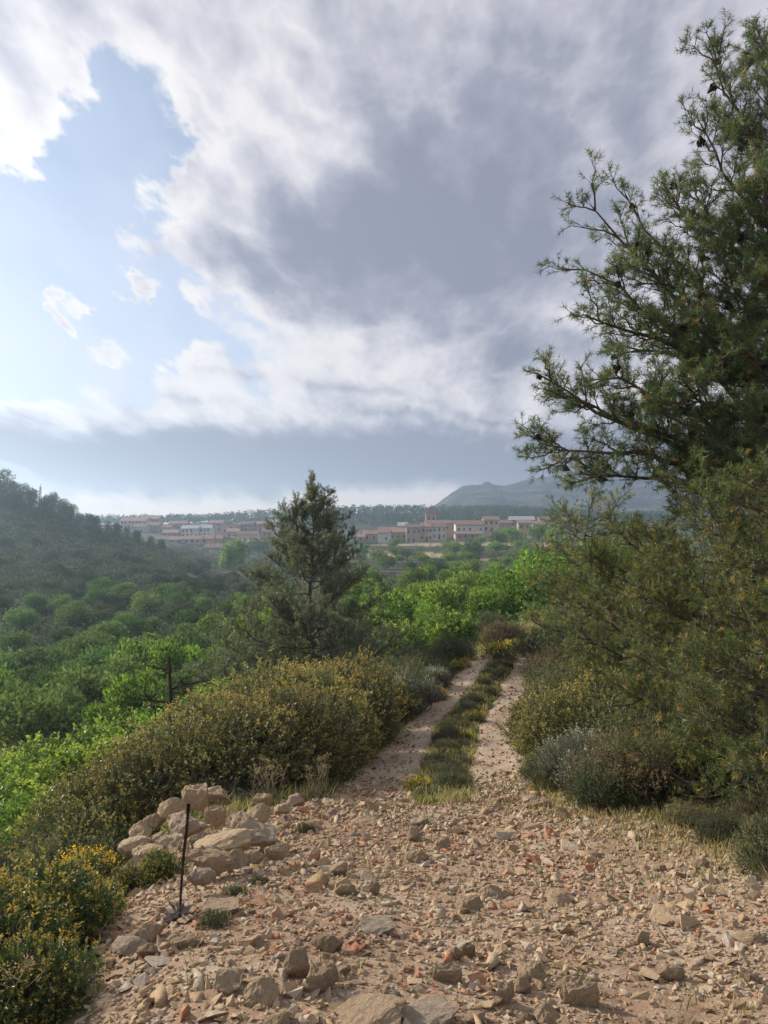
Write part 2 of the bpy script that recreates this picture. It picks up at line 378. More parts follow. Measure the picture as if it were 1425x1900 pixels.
def ground_mat():
    m_, n, out = new_mat('earth')
    p = pos(n)
    rub, fld, trk = attr(n, 'rubble'), attr(n, 'field'), attr(n, 'track')
    a = n.noise(p, .9, 6, .6); b = n.noise(p, 6, 6, .65); c = n.noise(p, 45, 5, .7); g = n.noise(p, .05, 5, .6)
    dirt = n.ramp(n.mad(n.m('SUBTRACT', b, .5), .8, a), [(.25, (.25, .16, .103)), (.45, (.335, .232, .157)), (.6, (.405, .305, .217)), (.8, (.45, .37, .28))])
    dirt = n.mix(n.lin(c, .35, .7, 0, .55), dirt, n.v('MULTIPLY', dirt, (.62, .58, .55)))
    scrub = n.ramp(n.mad(n.m('SUBTRACT', b, .5), .5, a), [(.3, (.05, .055, .028)), (.5, (.095, .085, .045)), (.7, (.16, .12, .07))])
    hill = n.ramp(n.mad(n.m('SUBTRACT', a, .5), .5, g), [(.3, (.030, .040, .024)), (.5, (.045, .053, .032)), (.75, (.08, .078, .05))])
    far = n.lin(n.v('LENGTH', p, out=1), 30, 80)
    col = n.mix(far, scrub, hill)
    field = n.ramp(n.mad(n.m('SUBTRACT', a, .5), .5, g), [(.3, (.30, .22, .13)), (.55, (.36, .28, .16)), (.75, (.20, .21, .09))])
    col = n.mix(n.mul(fld, .9), col, field)
    col = n.mix(n.lin(n.mad(n.m('SUBTRACT', b, .5), .9, rub), .35, .65), col, dirt)
    trackc = n.mix(n.lin(n.mad(n.m('SUBTRACT', b, .5), .6, a), .3, .7), (.31, .215, .15), (.43, .32, .235))
    trackc = n.mix(n.lin(c, .4, .75, 0, .5), trackc, (.23, .15, .10))
    col = n.mix(n.lin(n.mad(n.m('SUBTRACT', b, .5), .7, trk), .4, .62), col, trackc)
    nm = bump(n, n.add(b, n.mul(c, .35)), .8, .05)
    n.t.links.new(principled(n, col, .95, .12, nm), out.inputs[0]); return m_
M['earth'] = ground_mat()

# ---------------------------------------------------------------- ground: one sheet to the horizon
TR_Y = np.array([-2, 3, 5.5, 8.1, 10.2, 14.7, 18, 21, 24, 27, 31])
TR_L = np.array([(-.9, .3), (-.85, .3), (-.75, .28), (-.62, .30), (-.43, .50), (.32, .95), (1.28, 1.97), (2.15, 2.85), (3.0, 3.6), (4.1, 4.7), (6.0, 6.6)])
TR_R = np.array([(.9, 2.0), (.9, 1.9), (.93, 1.7), (.93, 1.62), (1.17, 1.88), (1.82, 2.66), (2.74, 3.6), (3.6, 4.5), (4.5, 5.2), (5.7, 6.4), (7.6, 8.3)])
def tr_edges(y):
    return [np.interp(y, TR_Y, a) for a in (TR_L[:, 0], TR_L[:, 1], TR_R[:, 0], TR_R[:, 1])]
XL_Y, XL_X = [0, 2.5, 4.5, 6, 7.5, 8.5], [-.9, -1.05, -1.65, -1.8, -1.5, -.6]
XR_Y, XR_X = [0, 3, 4.2, 6, 7.5, 8.5], [3.5, 2.9, 2.35, 2.15, 1.65, 1.5]
def rubble_mask(x, y):
    l = np.interp(y, XL_Y, XL_X); r = np.interp(y, XR_Y, XR_X)
    nz = (fbm2(x, y, .8, 3, 21) - .5) * .7
    return sstep(x + nz - l, -.15, .25) * (1 - sstep(x + nz - r, -.2, .45)) * (1 - sstep(y + nz * 1.5, 8.0, 9.0))
def track_mask(x, y):
    l0, l1, r0, r1 = tr_edges(y)
    nz = (fbm2(x, y, .6, 3, 31) - .5) * .28
    def band(a, b): return sstep(x + nz - a, -.1, .12) * (1 - sstep(x + nz - b, -.12, .1))
    return np.maximum(band(l0, l1), band(r0, r1)) * sstep(y, 6.2, 8.5) * (1 - sstep(y, 26, 30))
def field_mask(x, y):
    px = x / np.maximum(y, 1) * F + HX
    zz = h(x, y, False)
    band = (np.sin(zz * 2.1 + fbm2(x, y, 60, 2, 3) * 5) > .15) * 1.0
    return band * sstep(y, 130, 160) * (1 - sstep(y, 320, 360)) * sstep(px, 600, 690) * (1 - sstep(px, 1200, 1300)) * sstep(fbm2(x, y, 45, 3, 8), .38, .52)
r_ = np.concatenate([np.geomspace(.4, 2.0, 20)[:-1], np.geomspace(2.0, 32, 185)[:-1], np.geomspace(32, 500, 110)[:-1], np.geomspace(500, 1660, 50)])
t_ = np.concatenate([np.linspace(-math.pi, -.75, 36)[:-1], np.linspace(-.75, .75, 230), np.linspace(.75, math.pi, 36)[1:-1]])
RR, TT = np.meshgrid(r_, t_, indexing='ij'); GX, GY = RR * np.sin(TT), RR * np.cos(TT)
GZ = h(GX, GY)
nr, ntn = RR.shape
idx = np.arange(nr * ntn).reshape(nr, ntn)
j2 = np.roll(idx, -1, axis=1)
quads = np.stack([idx[:-1].ravel(), j2[:-1].ravel(), j2[1:].ravel(), idx[1:].ravel()], 1)[:, ::-1]
V = np.stack([GX.ravel(), GY.ravel(), GZ.ravel()], 1)
V = np.concatenate([V, [[0, 0, h1(0, .3)]]]); cen = len(V) - 1
fan = np.stack([np.full(ntn, cen), idx[0], j2[0]], 1)[:, ::-1]
gx, gy = V[:, 0], V[:, 1]
me = mesh_np('ground', V, [quads, fan], [M['earth']], True, point_attrs={'rubble': rubble_mask(gx, gy), 'track': track_mask(gx, gy), 'field': field_mask(gx, gy)})
V_ground_min = V[:, 2].min()
tag(link('ground', me), 'dry reddish earth falling away into the valley', kind='structure')

# the two wheel tracks, a thin sheet of packed dirt each
def wheel_track(a, b, name, label):
    ys = np.geomspace(7.3, 27.5, 150); us = np.linspace(0, 1, 15); Vv, tk = [], []
    for y in ys:
        e = tr_edges(y); x0, x1 = e[a] - .04, e[b] + .04
        for u in us: Vv.append((x0 + (x1 - x0) * u, y))
    Vv = np.array(Vv); edge = np.abs(np.tile(us, len(ys)) * 2 - 1)
    nz = fbm2(Vv[:, 0], Vv[:, 1], .35, 3, 44) - .5
    jit = (fbm2(Vv[:, 0], Vv[:, 1], .5, 3, 45) - .5) * .5 * (edge > .8)
    x = Vv[:, 0] + jit
    z = h(x, Vv[:, 1]) + .03 - .055 * edge ** 6 + nz * .008 * (1 - edge) - .02 * np.exp(-((edge) / .5) ** 2)
    end = np.minimum(sstep(Vv[:, 1], 7.3, 8.2), 1 - sstep(Vv[:, 1], 26, 27.5)); z = z - (1 - end) * .08
    i = np.arange(len(Vv)).reshape(len(ys), len(us))
    q = np.stack([i[:-1, :-1].ravel(), i[:-1, 1:].ravel(), i[1:, 1:].ravel(), i[1:, :-1].ravel()], 1)
    me = mesh_np(name, np.stack([x, Vv[:, 1], z], 1), [q], [M['track']], True)
    return tag(link(name, me), label, kind='structure')
def track_mat():
    m_, n, out = new_mat('packed_dirt'); p = pos(n)
    a = n.noise(p, 1.3, 6, .6); b = n.noise(p, 9, 6, .7); c = n.noise(p, 60, 4, .7)
    col = n.ramp(n.mad(n.m('SUBTRACT', b, .5), .7, a), [(.28, (.28, .195, .135)), (.48, (.375, .285, .21)), (.62, (.435, .35, .27)), (.8, (.48, .41, .33))])
    col = n.mix(n.lin(c, .4, .72, 0, .5), col, n.v('MULTIPLY', col, (.6, .56, .53)))
    vo = n.node('ShaderNodeTexVoronoi'); n.put(vo.inputs['Vector'], p); vo.inputs['Scale'].default_value = 22
    peb = n.step(vo.outputs['Distance'], .18, .4, 1, 0)
    peb = n.mul(peb, n.step(n.node('ShaderNodeSeparateColor').outputs[0] if False else n.noise(p, 3, 3, .6), .45, .6))
    col = n.mix(n.mul(peb, .6), col, (.46, .37, .27))
    nm = bump(n, n.add(n.add(b, n.mul(c, .3)), n.mul(peb, .35)), .75, .035)
    n.t.links.new(principled(n, col, .95, .12, nm), out.inputs[0]); return m_
M['track'] = track_mat()
wheel_track(0, 1, 'path', 'pale packed dirt wheel track along the big bushes')
wheel_track(2, 3, 'path', 'pale packed dirt wheel track along the pine bank')

# ---------------------------------------------------------------- far mountain
def mountain_mat():
    m_, n, out = new_mat('mountain'); p = pos(n)
    q = n.v('MULTIPLY', p, (1, 1, 3.0))
    a = n.noise(q, .022, 8, .7); b = n.noise(q, .16, 6, .72)
    col = n.ramp(n.mad(n.m('SUBTRACT', b, .5), .9, a), [(.32, (.006, .008, .006)), (.47, (.016, .018, .014)), (.58, (.07, .062, .05)), (.72, (.22, .195, .165))])
    nm = bump(n, n.add(a, n.mul(b, .3)), 1.0, 11)
    n.t.links.new(principled(n, col, .95, .1, nm), out.inputs[0]); return m_
M['mountain'] = mountain_mat()
sil = np.array([(560, 990), (700, 972), (790, 946), (815, 932), (838, 914), (858, 903), (872, 899), (895, 898), (900, 894), (907, 894), (912, 898), (935, 901), (960, 895), (985, 888), (1010, 885), (1045, 880), (1075, 877), (1150, 872), (1260, 872), (1400, 880), (1600, 890), (1800, 930), (1980, 985)])
D0 = 1250.0
us = np.concatenate([np.linspace(560, 780, 24)[:-1], np.linspace(780, 1110, 210)[:-1], np.linspace(1110, 1980, 60)]); ridge = np.interp(us, sil[:, 0], sil[:, 1])
vs = np.linspace(0, 1, 70); Vv = []
for v_ in vs:
    d = 1050 + (D0 - 1050) * v_ if v_ <= .8 else None
dd = np.concatenate([np.linspace(730, D0, 62), np.linspace(D0 + 20, D0 + 380, 12)])
UU, DD = np.meshgrid(us, dd, indexing='ij')
zr = EYE + (HY - np.interp(UU, sil[:, 0], sil[:, 1])) / F * D0
pr = np.clip((DD - 730) / (D0 - 730), 0, 1)
prof = pr ** 1.25; prof = np.where(pr > .9, prof + .0, prof)
fall = np.where(DD > D0, np.exp(-(DD - D0) / 250), 1)
XX = (UU - HX) / F * D0 * (.82 + .18 * DD / D0)
nz = fbm2(XX, DD, 90, 5, 61) - .5; gul = 1 - np.abs(fbm2(XX, DD * .35, 70, 4, 71) - .5) * 2
base = -6
ZZ = base + (zr - base) * prof * fall + (nz * 17 + (gul - .7) * 17) * np.sin(np.clip(pr, 0, 1) * math.pi) ** .7 * sstep(zr, 10, 80)
cliff = sstep(pr, .955, .975) * .035 * (zr - base) * sstep(zr, 60, 95)
ZZ = ZZ - .035 * (zr - base) * sstep(zr, 60, 95) * sstep(pr, .3, .9) * fall + cliff * fall + np.where(DD >= D0, 0, 0)
ZZ = ZZ + (fbm2(XX, DD, 14, 3, 88) - .5) * 5.0 * sstep(zr, 10, 80)
i = np.arange(XX.size).reshape(XX.shape)
q = np.stack([i[:-1, :-1].ravel(), i[1:, :-1].ravel(), i[1:, 1:].ravel(), i[:-1, 1:].ravel()], 1)
tag(link('mountain', mesh_np('mountain', np.stack([XX.ravel(), DD.ravel(), ZZ.ravel()], 1), [q], [M['mountain']], False)), 'bare grey mountain with a flat cliff top', kind='structure')
LEAF_GAIN = 1.5

# ---------------------------------------------------------------- plant builders (numpy)
class Tris:
    """collects triangles, quads, one float per face"""
    def __init__(s): s.V = []; s.T = []; s.Q = []; s.tt = []; s.tq = []; s.n = 0
    def tris(s, V, T, tint): s.V.append(V); s.T.append(T + s.n); s.tt.append(np.broadcast_to(tint, len(T))); s.n += len(V)
    def quads(s, V, Q, tint): s.V.append(V); s.Q.append(Q + s.n); s.tq.append(np.broadcast_to(tint, len(Q))); s.n += len(V)
    def mesh(s, name, mat, smooth=False):
        fs, at = [], []
        if s.T: fs.append(np.concatenate(s.T)); at.append(np.concatenate(s.tt))
        if s.Q: fs.append(np.concatenate(s.Q)); at.append(np.concatenate(s.tq))
        return mesh_np(name, np.concatenate(s.V), fs, [mat], smooth, face_attrs={'tint': np.concatenate(at)})
def perp(d):
    a = np.where(np.abs(d[:, 2:3]) < .9, np.array([[0, 0, 1.0]]), np.array([[1.0, 0, 0]]))
    u = unit(np.cross(d, a)); return u, np.cross(d, u)
def rand_dirs(n, r=rng):
    v = r.normal(size=(n, 3)); return unit(v)
def leaves(C, P, D, L, W, tint, r=rng, fold=.25):
    """folded leaf blades: base P, direction D"""
    n = len(P); u, w = perp(D); a = r.uniform(0, 2 * math.pi, (n, 1)); s = u * np.cos(a) + w * np.sin(a); nn = np.cross(D, s)
    L = np.broadcast_to(L, n)[:, None]; W = np.broadcast_to(W, n)[:, None]
    mid = P + D * L * .45
    V = np.stack([P, mid + s * W * .5 + nn * W * fold, P + D * L, mid - s * W * .5 + nn * W * fold], 1).reshape(-1, 3)
    i = np.arange(n)[:, None] * 4
    C.quads(V, i + np.array([[0, 1, 2, 3]]), tint)
def needles(C, P, D, L, W, tint, r=rng):
    n = len(P); u, w = perp(D); a = r.uniform(0, 2 * math.pi, (n, 1)); s = u * np.cos(a) + w * np.sin(a)
    L = np.broadcast_to(L, n)[:, None]; W = np.broadcast_to(W, n)[:, None]
    V = np.stack([P - s * W * .5, P + s * W * .5, P + D * L], 1).reshape(-1, 3)
    C.tris(V, np.arange(n * 3).reshape(n, 3), tint)
def sticks(C, A, B, r0, r1, tint=0.5, sides=3):
    """straight tapered sticks, many at once"""
    n = len(A); d = unit(B - A); u, w = perp(d); r0 = np.broadcast_to(r0, n)[:, None]; r1 = np.broadcast_to(r1, n)[:, None]; ring0, ring1 = [], []
    for k in range(sides):
        a = 2 * math.pi * k / sides; o = u * math.cos(a) + w * math.sin(a); ring0.append(A + o * r0); ring1.append(B + o * r1)
    V = np.stack(ring0 + ring1, 1).reshape(-1, 3); i = np.arange(n)[:, None] * (2 * sides)
    for k in range(sides):
        k2 = (k + 1) % sides
        if k == 0: C.quads(V, i + np.array([[k, k2, sides + k2, sides + k]]), tint); base = C.n - len(V)
        else: C.Q.append(i + np.array([[k, k2, sides + k2, sides + k]]) + base); C.tq.append(np.broadcast_to(tint, n))
def tube(C, pts, radii, sides=6, tint=.5):
    pts = np.asarray(pts, float); n = len(pts)
    d = unit(np.gradient(pts, axis=0)); u, w = perp(d)
    for k in range(1, n):                       # keep the frame from twisting
        u[k] = unit((u[k - 1] - d[k] * np.dot(u[k - 1], d[k]))[None])[0]; w[k] = np.cross(d[k], u[k])
    a = np.arange(sides) * 2 * math.pi / sides; R = np.asarray(radii, float)[:, None, None]
    V = (pts[:, None] + R * (u[:, None] * np.cos(a)[None, :, None] + w[:, None] * np.sin(a)[None, :, None])).reshape(-1, 3)
    i = np.arange(n * sides).reshape(n, sides); j = np.roll(i, -1, 1)
    Q = np.stack([i[:-1].ravel(), j[:-1].ravel(), j[1:].ravel(), i[1:].ravel()], 1)
    C.quads(V, Q, tint)
def curve(p0, p1, bend, n=8, wob=.03, r=rng):
    """polyline from p0 to p1 that bows by the vector bend"""
    t = np.linspace(0, 1, n)[:, None]; p0 = np.asarray(p0, float); p1 = np.asarray(p1, float)
    p = p0 + (p1 - p0) * t + np.asarray(bend) * (4 * t * (1 - t))
    k = np.linalg.norm(p1 - p0) * wob; q = r.normal(size=p.shape) * k; q[0] = 0; q[-1] = 0
    return p + q
def along(pts, t):
    s = np.linspace(0, 1, len(pts)); return np.stack([np.interp(t, s, pts[:, k]) for k in range(3)], 1)

def pine_foliage(W, C, limbs, seclen=.9, nsec=12, ntwig=9, twiglen=.32, nneedle=34, nl=.085, nw=.0045, start=.25, yellow=.1, up=.35, r=rng, secr=.012, cones=None):
    """grow side shoots, twigs and needles on given limbs; wood to W, needles to C"""
    TA, TD, TL = [], [], []; nsec0, up0 = nsec, up
    for lm in limbs:
        pts, length = lm[:2]; nsec = max(3, int(round(nsec0 * (lm[2] if len(lm) > 2 else 1)))); up = lm[3] if len(lm) > 3 else up0
        t = np.sort(r.uniform(start, 1, nsec) ** .85); base = along(pts, t); tan = unit(along(pts, np.minimum(t + .05, 1)) - along(pts, t - .05))
        for k in range(nsec):
            d = tan[k]; rd = rand_dirs(1, r)[0]; side = rd - d * np.dot(rd, d)
            v = unit((d * r.uniform(.5, 1.1) + unit(side[None])[0] * r.uniform(.5, 1.1) + np.array([0, 0, up]))[None])[0]
            if up > 1: v = unit((d * 1.2 + unit(side[None])[0] * .55)[None])[0]
            ln = seclen * length * (1.05 - .4 * t[k]) * r.uniform(.55, 1.25)
            p1 = base[k] + v * ln
            sp = curve(base[k], p1, np.array([0, 0, -.04 * ln]) + r.normal(size=3) * .04 * ln, 6, .03, r)
            tube(W, sp, np.linspace(secr * (.6 + ln), .004, 6), 4)
            tt = r.uniform(.18, 1, ntwig); tt[:2] = 1.0
            bp = along(sp, tt); sd = unit(sp[-1] - sp[0] if True else 0)[None].repeat(ntwig, 0)
            td = unit(sd * r.uniform(.5, 1.2, (ntwig, 1)) + rand_dirs(ntwig, r) * 1.05 + np.array([[0, 0, up * .9]]))
            TA.append(bp); TD.append(td); TL.append(twiglen * r.uniform(.55, 1.25, ntwig))
        # the limb's own end
        TA.append(pts[-1:].repeat(3, 0)); TD.append(unit(tan[-1:] + rand_dirs(3, r) * .4)); TL.append(np.full(3, twiglen))
    A = np.concatenate(TA); D = np.concatenate(TD); L = np.concatenate(TL); n = len(A)
    needles(W, A, D, L, .011, .5, r)
    # each twig carries needles on its outer part, bristling forwards
    k = nneedle; i = np.repeat(np.arange(n), k); s = r.uniform(.25, 1.02, n * k) ** .6
    P = A[i] + D[i] * (L[i] * s)[:, None]
    rd = rand_dirs(n * k, r); side = unit(rd - D[i] * (rd * D[i]).sum(1, keepdims=True))
    al = r.uniform(.45, 1.45, (n * k, 1)); ND = D[i] * np.cos(al) + side * np.sin(al)
    tw = r.uniform(0, .72, n); tw[r.uniform(size=n) < yellow] = r.uniform(.75, 1)
    tint = np.clip(tw[i] + r.normal(size=n * k) * .1, 0, 1)
    needles(C, P, ND, nl * r.uniform(.7, 1.15, n * k), nw, tint, r)
    if cones:
        pick = r.choice(n, min(cones, n), replace=False); return A[pick]

def bush_mesh(name, mat, lobes, ntwig, nleaf, leafL, leafW, twigL, tip=.35, tip_noise=1.2, up=.5, inner=.5, thin=False, tip_from=.45, r=rng, low=.15, stemmat=None, spread=.8):
    """lobes: (x,y,z,rx,ry,rz). Twigs start inside the lobes' shells and carry leaves. Returns foliage mesh and stem mesh."""
    C, W = Tris(), Tris(); lobes = np.array(lobes, float)
    vol = (lobes[:, 3] * lobes[:, 4] + lobes[:, 3] * lobes[:, 5]); pl = vol / vol.sum()
    li = r.choice(len(lobes), ntwig, p=pl); d = rand_dirs(ntwig, r); d[:, 2] = np.where(d[:, 2] < -.35, -d[:, 2] * .6, d[:, 2]); d = unit(d)
    nz = .62 + .72 * fbm(d * 2.6 + lobes[li][:, :3] * 3 + 40, 3, 3) + .22 * (r.uniform(size=ntwig) < .07) * r.uniform(.4, 1.2, ntwig)
    rad = (inner + (1 - inner) * r.uniform(0, 1, ntwig) ** .45) * nz
    P = lobes[li][:, :3] + d * lobes[li][:, 3:] * rad[:, None]
    keep = P[:, 2] > low * r.uniform(0, 1, ntwig); P, d, li, rad = P[keep], d[keep], li[keep], rad[keep]; n = len(P)
    D = unit(d + np.array([[0, 0, up]]) + rand_dirs(n, r) * .55); L = twigL * r.uniform(.6, 1.3, n)
    needles(W, P - D * L[:, None] * .5, D, L * 1.4, .007, .5, r)
    i = np.repeat(np.arange(n), nleaf); s = np.tile((np.arange(nleaf) + .5) / nleaf, n) + r.uniform(-.08, .08, n * nleaf)
    Q = P[i] + D[i] * (L[i] * s)[:, None]
    rd = rand_dirs(n * nleaf, r); side = unit(rd - D[i] * (rd * D[i]).sum(1, keepdims=True))
    LD = unit(D[i] * r.uniform(.25, .9, (n * nleaf, 1)) + side * spread)
    clump = fbm(P * tip_noise + 9, 2, 13)
    outer = sstep(rad, .75, 1.05) * sstep(clump + .25 * (P[:, 2] / max(P[:, 2].max(), .01) - .5), .5 - tip * .35, .72 - tip * .35)
    tint = np.clip(r.uniform(0, .5, n)[i] + r.normal(size=n * nleaf) * .08, 0, .55)
    fl = ((outer * r.uniform(.5, 1.4, n))[i] * (s > tip_from)) > .42
    tint = np.where(fl, r.uniform(.65, 1.0, n * nleaf), tint)
    LL = leafL * r.uniform(.65, 1.25, n * nleaf)
    if thin: needles(C, Q, LD, LL, leafW, tint, r)
    else: leaves(C, Q, LD, LL, LL * (leafW / leafL), tint, r)
    # bare dead shoots standing out of the leaves
    pk = np.where(rad > .85)[0][:40]; needles(W, P[pk], unit(D[pk] + rand_dirs(len(pk), r) * .4), L[pk] * r.uniform(1.5, 2.8, len(pk)), .007, .5, r)
    # woody stems from the ground to the lobes
    for lb in lobes:
        for _ in range(5):
            dd = rand_dirs(1, r)[0]; dd[2] = abs(dd[2]); e = lb[:3] + dd * lb[3:] * .75
            st = np.array([lb[0] * .35, lb[1] * .35, -.15]) + r.normal(size=3) * .05
            rr = .012 + .012 * lb[3]
            tube(W, curve(st, e, r.normal(size=3) * .08, 7, .03, r), np.linspace(rr, .005, 7), 5)
    return C.mesh(name + '_foliage', mat), W.mesh(name + '_stems', stemmat or M['bark'])

def lobes_dome(n, R, H, r=rng, size=.55):
    out = []
    for k in range(n):
        a = r.uniform(0, 2 * math.pi); q = R * .62 * math.sqrt(r.uniform(0, 1)); s = size * R * r.uniform(.75, 1.2)
        hz = H * (1 - .45 * (q / R) ** 2) * r.uniform(.75, 1.02); rz = min(s * 1.0, hz * .6)
        out.append((q * math.cos(a), q * math.sin(a), hz - rz, s, s, rz))
        if hz - 2 * rz > .1: out.append((q * math.cos(a), q * math.sin(a), (hz - rz) * .45, s * 1.05, s * 1.05, (hz - rz) * .6))
    return out

# things made of a foliage part and a wood part
def plant(name, protos, loc, rotz=0, scale=1.0, label=None, cat='shrub', group=None, parts=('foliage', 'stems'), tilt=(0, 0)):
    fol, wood = protos
    e = bpy.data.objects.new(name, None); COL.objects.link(e); e.location = loc; e.rotation_euler = (tilt[0], tilt[1], rotz)
    e.scale = (scale,) * 3 if np.isscalar(scale) else scale; e.empty_display_size = .2
    tag(e, label, cat, group)
    if fol is not None: link(parts[0], fol, e)
    if wood is not None: link(parts[1], wood, e)
    return e

# leaf colours over tint: 0..0.55 leaf, 0.65..1 flower or new shoot
M['kermes'] = leaf_mat('kermes_oak', [(0, (.05, .062, .03)), (.3, (.088, .097, .045)), (.55, (.13, .125, .056)), (.65, (.17, .145, .053)), (.85, (.23, .18, .058)), (1, (.29, .215, .065))], .32, vary=.3, hue=.012)
M['bright'] = leaf_mat('bright_leaf', [(0, (.038, .07, .016)), (.3, (.075, .122, .025)), (.55, (.115, .175, .034)), (.7, (.16, .225, .042)), (1, (.22, .26, .055))], .42, vary=.22, hue=.012)
M['dark'] = leaf_mat('dark_shrub', [(0, (.035, .05, .025)), (.3, (.065, .08, .036)), (.55, (.105, .115, .05)), (.7, (.14, .135, .058)), (1, (.19, .16, .07))], .25, vary=.3, hue=.015)
M['grey'] = leaf_mat('grey_shrub', [(0, (.065, .075, .055)), (.3, (.11, .12, .09)), (.55, (.17, .18, .14)), (.7, (.30, .31, .28)), (1, (.52, .53, .52))], .25, vary=.2)
M['brown'] = leaf_mat('brownish_shrub', [(0, (.06, .056, .03)), (.3, (.10, .088, .045)), (.55, (.14, .12, .06)), (.7, (.18, .14, .07)), (1, (.24, .175, .085))], .25, vary=.25)
M['orange'] = leaf_mat('orange_tipped_shrub', [(0, (.02, .042, .014)), (.3, (.04, .075, .02)), (.55, (.085, .125, .03)), (.66, (.17, .145, .036)), (.85, (.25, .18, .042)), (1, (.32, .205, .048))], .33, rough=.38, spec=.45, vary=.15, hue=.01)
M['yellow'] = leaf_mat('yellow_flower', [(0, (.05, .07, .02)), (.3, (.08, .10, .03)), (.55, (.12, .13, .04)), (.64, (.55, .40, .02)), (1, (.75, .56, .03))], .3, vary=.1)
M['needle'] = leaf_mat('pine_needle', [(0, (.034, .058, .026)), (.35, (.066, .098, .040)), (.72, (.115, .145, .058)), (.8, (.15, .135, .045)), (1, (.23, .15, .05))], .25, rough=.45, vary=.1)
M['needle_y'] = leaf_mat('young_pine_needle', [(0, (.042, .062, .024)), (.35, (.085, .108, .037)), (.72, (.14, .158, .052)), (.8, (.22, .17, .045)), (1, (.30, .19, .055))], .28, rough=.45, vary=.12)
M['needle_g'] = leaf_mat('grey_pine_needle', [(0, (.07, .095, .062)), (.35, (.118, .148, .095)), (.72, (.185, .205, .132)), (.8, (.13, .125, .06)), (1, (.19, .15, .08))], .25, rough=.45, vary=.1)
M['grass'] = leaf_mat('grass_blade', [(0, (.05, .07, .025)), (.4, (.10, .12, .045)), (.6, (.17, .15, .07)), (.8, (.30, .23, .12)), (1, (.40, .31, .18))], .3, vary=.1)
M['valley'] = leaf_mat('valley_tree', [(0, (.036, .064, .028)), (.35, (.068, .108, .04)), (.6, (.105, .155, .055)), (1, (.165, .20, .08))], .3, rough=.8, spec=.06, vary=.35, hue=.03)
M['scrub'] = leaf_mat('hillside_scrub', [(0, (.030, .042, .028)), (.4, (.052, .066, .042)), (.7, (.08, .09, .056)), (1, (.12, .115, .08))], .22, rough=.85, spec=.05, vary=.3, hue=.025)
M['forest'] = leaf_mat('far_pine', [(0, (.022, .035, .024)), (.5, (.038, .055, .034)), (1, (.06, .075, .044))], .2, rough=.85, spec=.05, vary=.2)

